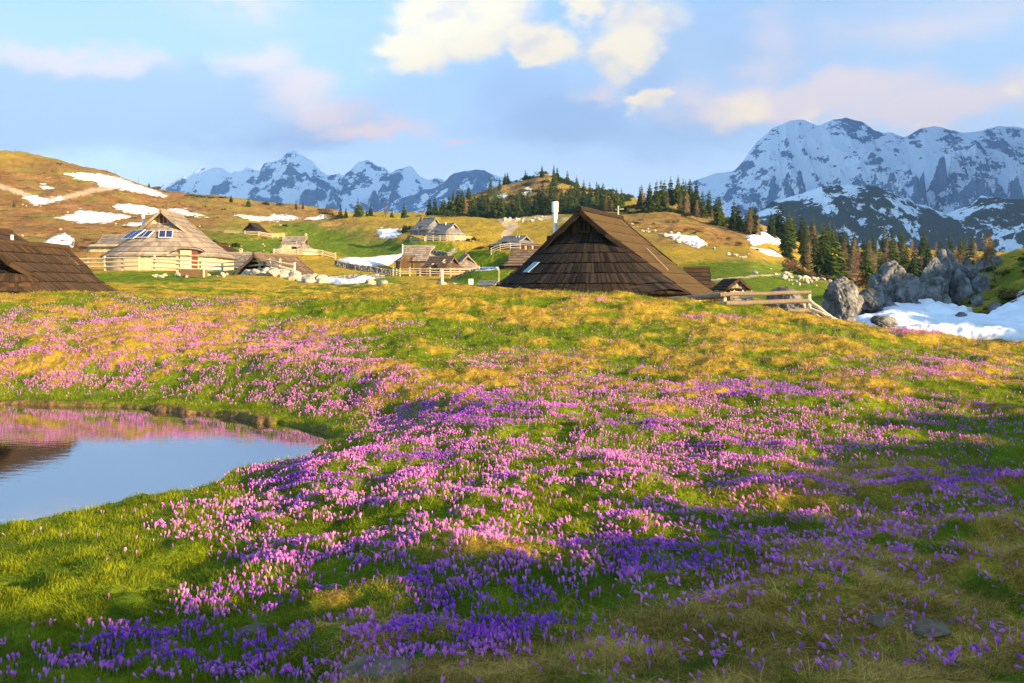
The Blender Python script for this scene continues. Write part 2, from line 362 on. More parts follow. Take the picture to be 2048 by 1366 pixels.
def hit(px, py, y0=5, y1=900, n=500):  # where the sight lines of photo points first meet the ground (vectorised)
    px = np.atleast_1d(np.asarray(px, float)); py = np.atleast_1d(np.asarray(py, float))
    if n > 1 and y0 > 40:                 # far ground: find the slope coarsely first, then refine
        X, Y, Z, ok = _march(px, py, np.exp(np.linspace(math.log(y0), math.log(y1), 90))[None, :].repeat(len(px), 0), False)
        X2, Y2, Z2, ok2 = _march(px, py, Y[:, None]*np.linspace(.93, 1.08, 14)[None, :], True)
        ok2 &= ok
        return X2, Y2, Z2, ok2
    return _march(px, py, np.exp(np.linspace(math.log(y0), math.log(y1), n))[None, :].repeat(len(px), 0), True)
def _march(px, py, Ys, det):
    n = Ys.shape[1]
    XX = (px[:, None]-CX)/F*Ys; YY = Ys
    ZZ = EYE+(YH-py[:, None])/F*YY
    G = ground_z(XX.ravel(), YY.ravel(), det).reshape(XX.shape)
    under = ZZ < G
    i = np.argmax(under, 1); ok = under.any(1); i = np.clip(i, 1, n-1)
    r = np.arange(len(px)); a = (ZZ-G)[r, i-1]; b = (ZZ-G)[r, i]
    t = np.clip(a/(a-b+1e-9), 0, 1)
    Y = Ys[r, i-1]*(1-t)+Ys[r, i]*t; X = (px-CX)/F*Y
    return X, Y, EYE+(YH-py)/F*Y, ok
# ------------------------------------------------------------------ what grows where
# photo ellipses on the far slopes: (x, y, rx, ry, turf, heath, bare) weights of local colour
FAR = [
 (150, 420, 420, 130, 0, 1.0, 0), (520, 425, 200, 28, 0, .8, .1), (330, 360, 160, 50, 0, 1, 0), (90, 470, 110, 40, 0, .7, .1),
 (760, 470, 90, 26, 0, .55, .1), (960, 475, 130, 34, 0, .0, 0), (1100, 380, 110, 36, 0, 1, .2), (1000, 400, 130, 30, 0, .9, .1),
 (1330, 470, 180, 26, 0, .85, .15), (1420, 450, 160, 50, 0, .9, .1), (1520, 520, 90, 30, 0, .25, .2), (1600, 545, 60, 24, 0, .35, .2),
 (1250, 440, 90, 20, 0, .7, .2),
 (540, 495, 110, 18, 1, 0, 0), (430, 470, 90, 22, .8, 0, 0), (650, 480, 110, 26, .8, 0, 0), (790, 500, 130, 22, 1, 0, 0), (960, 525, 100, 26, 1, 0, 0),
 (1480, 555, 170, 36, 1, 0, 0), (1580, 580, 130, 24, .8, 0, 0), (300, 560, 160, 18, .9, 0, 0), (720, 565, 90, 18, .9, 0, 0), (980, 560, 70, 16, 1, 0, 0), (600, 455, 60, 14, .5, 0, 0),
 (1800, 545, 190, 50, .2, 1, .1), (1975, 610, 110, 90, .3, .9, .6), (1850, 590, 110, 60, .1, .6, .7), (680, 450, 60, 16, 0, .6, .3),
]
TRACKS = [([(1012, 486), (1010, 470), (1022, 458), (1030, 452), (1010, 447)], 9), ([(0, 372), (40, 385), (85, 402), (130, 395), (180, 382), (250, 370)], 6), ([(1180, 440), (1090, 436), (1000, 442)], 4), ([(1420, 560), (1480, 555), (1560, 548)], 2)]
def seg_d(x, y, pts):
    d = np.full(np.shape(x), 1e9)
    for (ax, ay), (bx, by) in zip(pts[:-1], pts[1:]):
        ex, ey = bx-ax, by-ay; t = np.clip(((x-ax)*ex+(y-ay)*ey)/(ex*ex+ey*ey), 0, 1)
        d = np.minimum(d, np.hypot(x-ax-t*ex, y-ay-t*ey))
    return d
def cover(X, Y, Z):
    """local ground cover: dry straw, heath, bare earth (0..1 each), remainder green turf"""
    X = np.asarray(X, float); Y = np.asarray(Y, float)
    d = np.hypot(X, Y); px, py = px_of(X, Y, Z)
    n1 = fbm(X*.22, Y*.3, 4, 3); n2 = fbm(X*.55, Y*.75, 3, 11); n3 = fbm(X*1.7, Y*1.9, 3, 131); n4 = fbm(X*.09, Y*.12, 3, 151)
    base = np.interp(d, [5, 9, 14, 20, 26, 34, 45], [-.06, -.10, -.13, -.03, .06, .14, .12])
    dry = sstep(-.06, .30, n2*.55+n1*.35+n3*.22+n4*.35+base)
    # the straw-covered bank in the lower right, green hollow left of it
    bank = sstep(-.15, .25, (px-1180)/900+(py-1130)/420+n1*.25-.18)*sstep(980, 1060, py)
    dry = np.clip(dry+bank*.8, 0, 1)*(1-.9*bank*sstep(.10, .40, fbm(X*1.15, Y*1.3, 3, 161)))
    mound = np.exp(-(((px-1700)/260)**2+((py-960-(px-1700)*-.09)/46)**2))
    dry = np.clip(dry+mound*.9, 0, 1)
    lawn = np.exp(-(((px-170)/330)**2+((py-1150)/125)**2))+np.exp(-(((px-520)/300)**2+((py-960)/60)**2))*.8
    dry = dry*(1-np.clip(lawn*1.1, 0, .93)*(d < 40))
    heath = np.zeros_like(dry); bare = np.zeros_like(dry)
    m = (Y > 9) & (Y < 27) & (X < 3) & (X > -22)
    if np.any(m):
        sd = sdf_poly(X[m], Y[m], POND)
        rimgreen = 1-sstep(.6, 2.4, sd)
        dd = dry[m]*(1-.85*rimgreen); bb = (1-sstep(.0, np.where(Y[m]+X[m]*.25 > 15.5, .55, .2), sd+n3[m]*.3))
        dry[m] = dd; bare[m] = bb
    far = sstep(50, 80, d)*(Y > 0)
    tf = np.zeros_like(dry); hf = np.zeros_like(dry); bf = np.zeros_like(dry)
    wx = px+n1*40+n3*10; wy = py+n2*10
    for cx, cy, rx, ry, t, h, b in FAR:
        w = 1-sstep(.55, 1.15, np.hypot((wx-cx)/rx, (wy-cy)/ry))
        tf = np.maximum(tf, w*t); hf = np.maximum(hf, w*h); bf = np.maximum(bf, w*b)
    fdry = np.clip(.75+n3*.5-tf*1.05, 0, 1)
    dry = dry*(1-far)+fdry*far; heath = np.clip(hf*(1.0+n3*.5)-tf*.3, 0, 1)*far
    q = fbm(X*.25, Y*.25, 4, 171)
    bare = np.maximum(bare, np.clip(bf*sstep(.0, .4, q), 0, 1)*far)
    for pts, w in TRACKS:
        bare = np.maximum(bare, (1-sstep(w*.5, w, seg_d(px, py, pts)+n3*3))*far)
    return np.clip(dry, 0, 1), np.clip(heath, 0, 1), np.clip(bare, 0, 1)

def mat_ground(g):
    r, h, b = g.sep(g.attr('cover', 'Color'))
    fine = g.noise(7, 6, .65); mid = g.noise(1.1, 5, .6); big = g.noise(.11, 5, .6)
    green = g.mix(g.ramp(mid, .35, .65), (.070, .112, .006), (.145, .19, .008))
    dry = g.mix(g.ramp(fine, .3, .7), (.22, .142, .016), (.42, .285, .038))
    dry = g.mix(g.ramp(mid, .4, .62, 0, .55), dry, (.28, .215, .018))
    heath = g.mix(g.ramp(big, .35, .65), (.19, .092, .030), (.28, .155, .05))
    heath = g.mix(g.ramp(g.noise(.45, 6, .7), .52, .66), heath, (.10, .055, .022))
    heath = g.mix(g.ramp(g.noise(.05, 6, .65), .50, .62, 0, .9), heath, (.19, .165, .03))
    heath = g.mix(g.ramp(g.noise(.16, 7, .75), .54, .62, 0, .85), heath, (.085, .05, .022))
    heath = g.mix(g.ramp(g.noise(.035, 4, .6), .6, .7, 0, .6), heath, (.30, .15, .10))
    heath = g.mix(g.ramp(g.noise(.5, 5, .8), .66, .72, 0, .8), heath, (.46, .38, .28))
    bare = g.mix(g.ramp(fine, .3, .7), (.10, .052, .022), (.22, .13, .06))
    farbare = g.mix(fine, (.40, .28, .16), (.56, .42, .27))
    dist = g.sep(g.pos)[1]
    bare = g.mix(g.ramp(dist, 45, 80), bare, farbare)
    rr = g.ramp(g.math('ADD', r, g.math('MULTIPLY', g.math('SUBTRACT', fine, .5), .5)), .25, .75)
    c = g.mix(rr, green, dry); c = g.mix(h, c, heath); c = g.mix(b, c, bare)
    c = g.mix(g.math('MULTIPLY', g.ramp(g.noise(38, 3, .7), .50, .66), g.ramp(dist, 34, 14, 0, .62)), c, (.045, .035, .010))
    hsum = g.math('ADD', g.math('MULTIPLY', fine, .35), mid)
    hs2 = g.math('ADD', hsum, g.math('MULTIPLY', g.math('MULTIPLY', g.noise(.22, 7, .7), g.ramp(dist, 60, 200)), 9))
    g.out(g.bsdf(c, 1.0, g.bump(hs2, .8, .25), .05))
GROUND = material('meadow', mat_ground)

def logrows(a, b, st): return np.linspace(math.log(a), math.log(b), int(math.log(b/a)/st)+1)
def build_ground():
    rows = np.exp(np.concatenate([logrows(.7, 5, .035)[:-1], logrows(5, 70, .0062)[:-1], logrows(70, 650, .008)[:-1], logrows(650, 7000, .04)]))
    th = np.radians(np.concatenate([np.linspace(-36, 36, 1100), np.linspace(36, 125, 420)[1:-1], np.linspace(125, 324, 90)[:-1]]))
    R, T = np.meshgrid(rows, th, indexing='ij'); X = (R*np.sin(T)).ravel(); Y = (R*np.cos(T)).ravel()
    Z = ground_z(X, Y)
    cv = np.stack(cover(X, Y, Z), 1)
    nr, nt = len(rows), len(th)
    i = np.arange(nr-1)[:, None]*nt; j = np.arange(nt)[None, :]; j2 = (j+1) % nt
    Fc = np.stack([i+j, i+nt+j, i+nt+j2, i+j2], -1).reshape(-1, 4)[:, ::-1]
    V = np.stack([X, Y, Z], 1)
    me = mesh_np('ground', V, Fc, GROUND, True, {'cover': cv})
    o = link('ground', me); tag(o, 'grassy alpine meadow and hillsides with straw-coloured hummocks', kind='structure')

# ------------------------------------------------------------------ pond water
def mat_water(g):
    n = g.noise(2.2, 3, .5, g.mapping((1, 2.2, 1)))
    n2 = g.noise(14, 2, .5, g.mapping((1, 2.6, 1)))
    bm_ = g.bump(g.math('ADD', n, g.math('MULTIPLY', n2, .12)), .03, .05)
    a = g.bsdf((.014, .012, .008), .015, bm_, .5, IOR=1.9)
    gl = g.mk('ShaderNodeBsdfGlossy'); g.put(gl.inputs['Color'], (.78, .88, 1.0)); gl.inputs['Roughness'].default_value = .015; g.nt.links.new(bm_, gl.inputs['Normal'])
    m = g.mk('ShaderNodeMixShader'); m.inputs[0].default_value = .42
    g.nt.links.new(a, m.inputs[1]); g.nt.links.new(gl.outputs[0], m.inputs[2]); g.out(m.outputs[0])
def build_pond():
    gx = np.arange(-24, 0, .25); gy = np.arange(8, 27, .25); X, Y = np.meshgrid(gx, gy)
    sd = sdf_poly(X, Y, POND).ravel(); m, n = X.shape
    i = np.arange(m-1)[:, None]*n; j = np.arange(n-1)[None, :]
    Fc = np.stack([i+j, i+j+1, i+n+j+1, i+n+j], -1).reshape(-1, 4); Fc = Fc[sd[Fc].min(1) < .55]
    me = mesh_np('pond_water', np.stack([X.ravel(), Y.ravel(), np.zeros(m*n)], 1), Fc, material('pond', mat_water), True)
    tag(link('pond_water', me), 'still dark pond reflecting the sky', kind='structure')

# ------------------------------------------------------------------ mountains
def mat_rock_snow(rock1, rock2, lo, hi, sc, amt):
    def b(g):
        nz = g.sep(g.geo.outputs['Normal'])[2]
        n = g.noise(sc, 8, .62, g.mapping((1, 1, 1.6))); n2 = g.noise(sc*4.5, 8, .72); n3 = g.noise(sc*.35, 3)
        v = g.math('ADD', g.math('ADD', g.math('MULTIPLY', nz, .30), g.math('MULTIPLY', g.attr('gully'), .60)), g.math('MULTIPLY', g.math('SUBTRACT', n, .5), amt))
        v = g.math('ADD', v, g.math('MULTIPLY', g.math('SUBTRACT', n3, .5), amt*.6))
        v = g.math('ADD', v, g.math('MULTIPLY', g.math('SUBTRACT', n2, .5), .75))
        s = g.ramp(v, lo, hi)
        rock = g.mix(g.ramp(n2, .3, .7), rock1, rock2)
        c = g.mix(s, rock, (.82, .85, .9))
        g.out(g.bsdf(c, .9, g.bump(g.math('ADD', n, g.math('MULTIPLY', n2, .4)), .6, 14), .1))
    return b
def mountain(name, label, sky, D, df, db, base_row, mat, amp, nsc, seed, nu=420, nv=150, pw=1.15, jag=.2):
    xs = [p[0] for p in sky]; ys = [p[1] for p in sky]
    px = np.linspace(xs[0], xs[-1], nu)
    cy = np.interp(px, xs, ys)
    zc = EYE+(YH-cy)/F*D; zb = EYE+(YH-base_row)/F*D-60
    v = np.concatenate([np.linspace(-1, 0, nv), np.linspace(0, 1, nv//3)[1:]])
    Vv, Px = np.meshgrid(v, px, indexing='ij')
    Yd = D+np.where(Vv < 0, Vv*df, Vv*db)
    X = (Px-CX)/F*D*(1+.35*(Yd/D-1)); Y = Yd
    a = np.abs(Vv)
    wx = X+fbm(X/nsc*.7, Y/nsc*.7, 3, seed+3)*nsc*.5
    prof = (1-a)**pw
    Z = zb+(zc-zb)[None, :]*prof
    env = np.clip(a*3.2, 0, 1)*np.clip((1-a)*3, 0, 1)
    rg = ridged(wx/nsc, Y/nsc, 6, seed)
    gl = ridged(wx/nsc*3.2+fbm(X/nsc, Y/nsc, 3, seed+60)*.8, Y/nsc*.7, 4, seed+61)
    gul = np.clip(1-ridged(wx/nsc*1.6, Y/nsc*1.1, 4, seed+77)*1.1, 0, 1)*.35+(1-rg)*.25+np.clip(1.15-gl*1.3, 0, 1)*.4
    Z = Z-np.clip(.9-gl, 0, 1)*amp*env*.42
    Z = Z-np.clip(.95-rg, 0, 1)*amp*env*1.1+fbm(X/nsc*5, Y/nsc*5, 4, seed+9)*amp*.07*np.clip(a*6+.2, 0, 1)
    Z = Z+(ridged(X/nsc*1.6, Y*0+seed, 4, seed+50)-.38)*amp*jag*np.exp(-(a/.05)**2)
    nV, nU = Z.shape
    i = np.arange(nV-1)[:, None]*nU; j = np.arange(nU-1)[None, :]
    Fc = np.stack([i+j, i+j+1, i+nU+j+1, i+nU+j], -1).reshape(-1, 4)
    me = mesh_np(name, np.stack([X, Y, Z], -1).reshape(-1, 3), Fc, mat, False, {'gully': gul.ravel()})
    return tag(link(name, me), label, kind='structure')
def build_mountains():
    M = material('limestone_and_snow', mat_rock_snow((.095, .15, .25), (.18, .245, .36), .495, .54, .009, 1.25))  # blue in this and the massif rock colour stands in for some distance haze
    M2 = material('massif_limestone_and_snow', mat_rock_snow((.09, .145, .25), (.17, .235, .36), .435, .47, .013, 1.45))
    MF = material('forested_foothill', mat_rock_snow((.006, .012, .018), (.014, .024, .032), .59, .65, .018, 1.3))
    left = [(140, 420), (230, 400), (290, 385), (327, 374), (350, 361), (380, 347), (400, 340), (430, 345), (452, 352), (475, 345), (497, 334), (520, 345), (530, 330), (555, 317), (575, 302), (590, 296), (607, 308), (635, 337), (660, 352), (685, 355), (710, 337), (742, 328), (765, 340), (780, 350), (800, 340), (820, 338), (850, 355), (870, 360), (880, 368), (920, 380), (980, 400), (1080, 430), (1200, 470)]
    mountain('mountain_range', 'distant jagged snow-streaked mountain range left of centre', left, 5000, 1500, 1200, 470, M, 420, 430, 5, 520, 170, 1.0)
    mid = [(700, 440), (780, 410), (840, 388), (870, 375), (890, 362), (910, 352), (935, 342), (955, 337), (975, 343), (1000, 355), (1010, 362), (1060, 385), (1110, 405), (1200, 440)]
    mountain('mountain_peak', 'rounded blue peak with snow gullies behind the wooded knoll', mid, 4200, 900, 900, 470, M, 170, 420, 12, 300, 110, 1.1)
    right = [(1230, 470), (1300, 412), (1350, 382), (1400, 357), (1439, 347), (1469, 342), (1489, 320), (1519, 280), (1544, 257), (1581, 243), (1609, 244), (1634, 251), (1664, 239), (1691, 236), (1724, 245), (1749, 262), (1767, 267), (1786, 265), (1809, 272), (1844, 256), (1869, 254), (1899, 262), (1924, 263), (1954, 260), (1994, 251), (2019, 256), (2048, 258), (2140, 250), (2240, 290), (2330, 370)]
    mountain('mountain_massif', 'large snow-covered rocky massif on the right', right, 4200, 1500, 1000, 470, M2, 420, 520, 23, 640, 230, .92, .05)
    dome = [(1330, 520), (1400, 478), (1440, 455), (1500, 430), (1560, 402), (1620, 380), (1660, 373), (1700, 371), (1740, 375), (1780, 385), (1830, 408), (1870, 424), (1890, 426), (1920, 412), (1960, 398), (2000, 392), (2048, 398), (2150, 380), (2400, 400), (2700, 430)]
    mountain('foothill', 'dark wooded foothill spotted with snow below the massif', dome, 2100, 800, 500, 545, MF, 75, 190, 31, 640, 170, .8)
    # unseen range added beyond the right edge of the view to shade the far mountains
    big = [(0, 600)]
    n = 60
    t = np.linspace(0, 1, n); ax = np.array([1750., 250.]); bx = np.array([3850., 5200.])
    cx = ax[0]+(bx[0]-ax[0])*t; cy = ax[1]+(bx[1]-ax[1])*t
    h = 1260+740*np.exp(-((t-.5)/.24)**2)+fbm(t*6, t*0, 4, 201)*90
    h *= sstep(0, .08, t)*.35+.65
    V = []; w = [-1, -.6, -.25, 0, .25, .6, 1]
    for i in range(n):
        for k in w:
            V.append((cx[i]+k*420*.91+perlin(i*.5, k*3, 7)*60, cy[i]-k*420*.42, h[i]*(1-abs(k))**.9-20))
    V = np.array(V); m = len(w)
    i = np.arange(n-1)[:, None]*m; j = np.arange(m-1)[None, :]
    Fc = np.stack([i+j, i+j+1, i+m+j+1, i+m+j], -1).reshape(-1, 4)
    tag(link('shading_ridge', mesh_np('shading_ridge', V, Fc, M, False, {'gully': np.full(len(V), .5)})), 'unseen ridge added on the right to shade the far mountains', kind='structure')

def build_haze():
    bm = bmesh.new(); bmesh.ops.create_cube(bm, size=1)
    lo = Vector((-7300, -7300, -120)); hi = Vector((7300, 7300, 2150))
    for v in bm.verts: v.co = Vector([lo[k]+(hi[k]-lo[k])*(v.co[k]+.5) for k in range(3)])
    me = bpy.data.meshes.new('haze'); bm.to_mesh(me); bm.free()
    m = bpy.data.materials.new('haze'); m.use_nodes = True; nt = m.node_tree; nt.nodes.clear()
    pv = nt.nodes.new('ShaderNodeVolumePrincipled'); pv.inputs['Color'].default_value = (.32, .60, 1, 1); pv.inputs['Density'].default_value = HAZE; pv.inputs['Anisotropy'].default_value = .1
    o = nt.nodes.new('ShaderNodeOutputMaterial'); nt.links.new(pv.outputs[0], o.inputs['Volume'])
    me.materials.append(m)
    tag(link('haze', me), kind='stuff')
HAZE = 0.85e-4
# ------------------------------------------------------------------ shingle huts
def wood_mat(name, a, b, streak=1.0, rough=.9):
    def bld(g):
        t = g.attr('tone')
        n = g.noise(3.0, 6, .6, vec=g.obj); n2 = g.noise(26, 4, .6, vec=g.mapping((1, 1, .12), g.obj))
        v = g.math('ADD', g.math('MULTIPLY', t, .75), g.math('MULTIPLY', g.math('SUBTRACT', n, .5), .5))
        v = g.math('ADD', v, g.math('MULTIPLY', g.math('SUBTRACT', n2, .5), .55*streak))
        g.out(g.bsdf(g.mix(g.ramp(v, .0, 1.0), a, b), rough, g.bump(n2, .5, .03), .15))
    return material(name, bld)
WOOD = {
 'dark_shingle': wood_mat('dark_brown_shingle', (.007, .0055, .005), (.054, .037, .025)),
 'mossy_shingle': wood_mat('mossy_brown_shingle', (.045, .029, .010), (.125, .078, .028), .6),
 'brown_shingle': wood_mat('brown_shingle', (.028, .017, .009), (.085, .050, .025)),
 'grey_shingle': wood_mat('weathered_grey_shingle', (.15, .12, .095), (.38, .31, .24)),
 'blue_shingle': wood_mat('silver_grey_shingle', (.13, .125, .125), (.27, .265, .265)),
 'mid_shingle': wood_mat('brown_grey_shingle', (.075, .05, .034), (.19, .135, .095)),
 'pale_plank': wood_mat('pale_plank', (.40, .30, .165), (.62, .50, .31)),
 'rail_wood': wood_mat('weathered_rail', (.42, .33, .20), (.64, .53, .37)),
 'grey_rail': wood_mat('grey_rail', (.20, .17, .14), (.36, .32, .27)),
 'log_wood': wood_mat('grey_log', (.16, .115, .075), (.38, .29, .20)),
 'dark_plank': wood_mat('dark_plank', (.020, .011, .006), (.085, .045, .022)),
 'brown_plank': wood_mat('brown_plank', (.10, .055, .025), (.24, .15, .075)),
 'red_plank': wood_mat('red_brown_shutter', (.12, .03, .015), (.28, .09, .045)),
}
MET = flat('galvanised_pipe', (.62, .62, .62), .35, .12, 6, .5, Metallic=.3)
WHITEPIPE = flat('white_pipe', (.74, .74, .72), .5, .1)
DARKM = flat('dark_opening', (.012, .009, .008), .9, .3)
PANEL = material('solar_cells', lambda g: g.out(g.bsdf(g.mix(g.ramp(g.noise(9, 2, vec=g.obj), .4, .6), (.012, .018, .07), (.03, .04, .12)), .15, None, .6)))
FRAME = flat('panel_frame', (.66, .66, .68), .4, .08)
GLASS = material('skylight_glass', lambda g: g.out(g.bsdf((.16, .24, .30), .12, None, .8)))

class MB:
    """collects faces with a tone per face"""
    def __init__(s): s.v = []; s.f = []; s.t = []
    def face(s, pts, tone=.5):
        n = len(s.v); s.v += [tuple(p) for p in pts]; s.f.append(tuple(range(n, n+len(pts)))); s.t.append(tone)
    def box(s, c, sx, sy, sz, tone=.5, M=None):
        c = Vector(c); P = []
        for dz in (-1, 1):
            for dx, dy in ((-1, -1), (1, -1), (1, 1), (-1, 1)):
                q = Vector((dx*sx/2, dy*sy/2, dz*sz/2)); P.append(c+(M @ q if M else q))
        for idx in ((3, 2, 1, 0), (4, 5, 6, 7), (0, 1, 5, 4), (1, 2, 6, 5), (2, 3, 7, 6), (3, 0, 4, 7)): s.face([P[i] for i in idx], tone)
    def beam(s, a, b, w, h, tone=.5):
        a = Vector(a); b = Vector(b); d = b-a; M = d.to_track_quat('X', 'Z').to_matrix()
        s.box((a+b)/2, d.length, w, h, tone, M)
    def log(s, a, b, r, r2=None, n=9, tone=.5, wob=0, seed=0):
        a = Vector(a); b = Vector(b); d = b-a; M = d.to_track_quat('Z', 'Y').to_matrix(); r2 = r if r2 is None else r2
        k = 1 if wob == 0 else 6
        rnd = random.Random(seed); rings = []
        for i in range(k+1):
            t = i/k; c = a+d*t+Vector((rnd.uniform(-wob, wob), rnd.uniform(-wob, wob), rnd.uniform(-wob, wob)))*(0 if i in (0, k) else 1)
            rr = r+(r2-r)*t
            rings.append([c+M @ Vector((rr*math.cos(6.2832*j/n), rr*math.sin(6.2832*j/n), 0)) for j in range(n)])
        for i in range(k):
            for j in range(n):
                s.face([rings[i][j], rings[i][(j+1) % n], rings[i+1][(j+1) % n], rings[i+1][j]], tone)
        s.face(rings[0][::-1], tone); s.face(rings[-1], tone*.8)
    def mesh(s, name, mat, smooth=False):
        me = bpy.data.meshes.new(name); me.from_pydata(s.v, [], s.f)
        a = me.attributes.new('tone', 'FLOAT', 'FACE'); a.data.foreach_set('value', np.array(s.t, np.float32))
        me.materials.append(mat)
        if smooth: me.polygons.foreach_set('use_smooth', np.ones(len(s.f), bool))
        return me
    def build(s, name, mat, parent=None, smooth=False):
        return link(name, s.mesh(name, mat, smooth), parent)

def roof_point(P, end, s, t):
    pass

class Hut:
    """oval herdsman's hut: ridge along local x, small gable over a half-round shingled skirt at either end"""
    def __init__(h, L=3.0, W=4.5, H=6.0, He=1.0, Lg=2.6, Hg=4.4, ov=.5, a=2.6, n=8, sw=.28, flare=.0, pw=1.12, seed=1, lift=.06, tone=(.2, .8), notch=None, main_tone=None, main_lift=None, main_mat=None):
        h.__dict__.update(locals()); h.r = random.Random(seed)
        h.tg = (Hg-He)/(H-He)
    def wid(h, t): return h.W*(1-t)**h.pw
    def xe(h, t):
        tg = h.tg
        if t < tg: return h.L+(h.Lg-h.L)*(t/tg)+h.ov*max(0, (t/tg-.5)/.5)**1.3+.04
        return h.Lg+h.ov+h.flare*(t-tg)/(1-tg)
    def main(h, x, s, t): return Vector((x, s*h.wid(t), h.He+(h.H-h.He)*t))
    def skirt(h, end, ph, q):       # q 0 eave .. 1 under the gable; ph -90..90 deg
        wg = h.wid(h.tg); p = math.sin(ph); 
        x0 = h.L+h.a*math.cos(ph); x1 = h.Lg
        t = q*h.tg
        # follow the concave main slope at the sides
        w0 = h.wid(t); x = x1+(x0-x1)*(1-q)**1.05
        xs = h.L+(h.Lg-h.L)*q
        x = xs+(h.a*math.cos(ph))*(1-q)**1.05
        return Vector((end*x, w0*p, h.He+(h.H-h.He)*t))
    def shingle(h, mb, p00, p10, p11, p01, nrm, tn):
        r = h.r; e = nrm*((h.main_lift if tn and h.main_lift else h.lift)*r.uniform(.75, 1.25)); j = r.uniform(-.03, .03)
        dn = (p00-p01); dn = dn/dn.length*j if dn.length else Vector()
        a = p00+e+dn; b = p10+e+dn; tone = r.uniform(*(h.main_tone if tn and h.main_tone else h.tone))
        mb.face([a, b, p11+nrm*.004, p01+nrm*.004], tone); mb.face([p00+dn-nrm*.01, p10+dn-nrm*.01, b, a], tone*.3)  # lower butt edge toned dark to draw the shade line under each course
    def roof(h):
        out = []
        for s in (-1, 1):
            mb = MB()
            for i in range(h.n):
                t0, t1 = i/h.n, (i+1)/h.n
                xa0, xa1 = h.xe(t0), h.xe(t1); k = max(2, int(2*max(xa0, xa1)/h.sw))
                for j in range(k):
                    f0, f1 = -1+2*j/k, -1+2*(j+1)/k
                    if h.notch and h.notch[3] == s:
                        xm = (f0+f1)/2*xa0
                        if h.notch[0] < xm < h.notch[1] and t0 < h.notch[2]: continue
                    P = [h.main(f0*xa0, s, t0), h.main(f1*xa0, s, t0), h.main(f1*xa1, s, t1), h.main(f0*xa1, s, t1)]
                    nr = (P[1]-P[0]).cross(P[3]-P[0]).normalized()
                    if nr.z < 0: nr = -nr
                    h.shingle(mb, *P, nr, 1)
            out.append(mb)
        for end in (-1, 1):
            mb = MB(); ns = max(3, round(h.n*h.tg)); 
            per = math.pi*(h.W+h.a)/2; k0 = max(10, int(per/h.sw))
            for i in range(ns):
                q0, q1 = i/ns, (i+1)/ns; k = max(8, int(k0*(1-.55*q0)))
                for j in range(k):
                    a0, a1 = (-.5+j/k)*math.pi, (-.5+(j+1)/k)*math.pi
                    P = [h.skirt(end, a0, q0), h.skirt(end, a1, q0), h.skirt(end, a1, q1), h.skirt(end, a0, q1)]
                    nr = (P[1]-P[0]).cross(P[3]-P[0])
                    nr = nr.normalized() if nr.length > 1e-9 else Vector((end, 0, .5)).normalized()
                    if nr.dot(Vector((end*math.cos((a0+a1)/2), math.sin((a0+a1)/2), .6))) < 0: nr = -nr
                    h.shingle(mb, *P, nr, 0)
            out.append(mb)
        return out
    def gable(h, end):
        mb = MB(); wg = h.wid(h.tg); n = 12; x = end*(h.Lg-.05)
        for j in range(n):
            y0, y1 = -wg+2*wg*j/n, -wg+2*wg*(j+1)/n
            def top(y):
                lo, hi = h.tg, 1.0
                for _ in range(24):
                    m = (lo+hi)/2
                    if h.wid(m) > abs(y): lo = m
                    else: hi = m
                return h.He+(h.H-h.He)*lo
            d = .02*end*(j % 2)
            mb.face([(x+d, y0, h.Hg-.1), (x+d, y1, h.Hg-.1), (x+d, y1, top(y1)), (x+d, y0, top(y0))], h.r.uniform(.15, .9))
        return mb
    def wall(h, inset=.45, z0=-1.0, n=64):
        mb = MB(); pts = []
        Wn = h.W-inset; an = h.a-inset*.6
        m = n//2
        for end in (1, -1):
            for j in range(m+1):
                a = (-.5+j/m)*math.pi
                pts.append((end*(h.L+an*math.cos(a)), end*Wn*math.sin(a)))
        fine = []
        for i in range(len(pts)):
            p, q = pts[i], pts[(i+1) % len(pts)]; d = math.dist(p, q); k = max(1, int(d/.3))
            for j in range(k): fine.append((p[0]+(q[0]-p[0])*j/k, p[1]+(q[1]-p[1])*j/k))
        top = h.He+.35
        for i in range(len(fine)):
            p, q = fine[i], fine[(i+1) % len(fine)]
            mb.face([(p[0], p[1], z0), (q[0], q[1], z0), (q[0], q[1], top), (p[0], p[1], top)], h.r.uniform(.1, .9))
        return mb
    def bargeboards(h, end):
        mb = MB()
        for s in (-1, 1):
            P = []
            k = 8; tlo = h.tg*.58
            for i in range(k+1):
                t = tlo+(1-tlo)*i/k
                P.append(h.main(end*(h.xe(t)+.03), s, t)+Vector((0, 0, .0)))
            for i in range(k): mb.beam(P[i]-Vector((0, 0, .06)), P[i+1]-Vector((0, 0, .06)), .08, .20, h.r.uniform(.3, .7))
        return mb

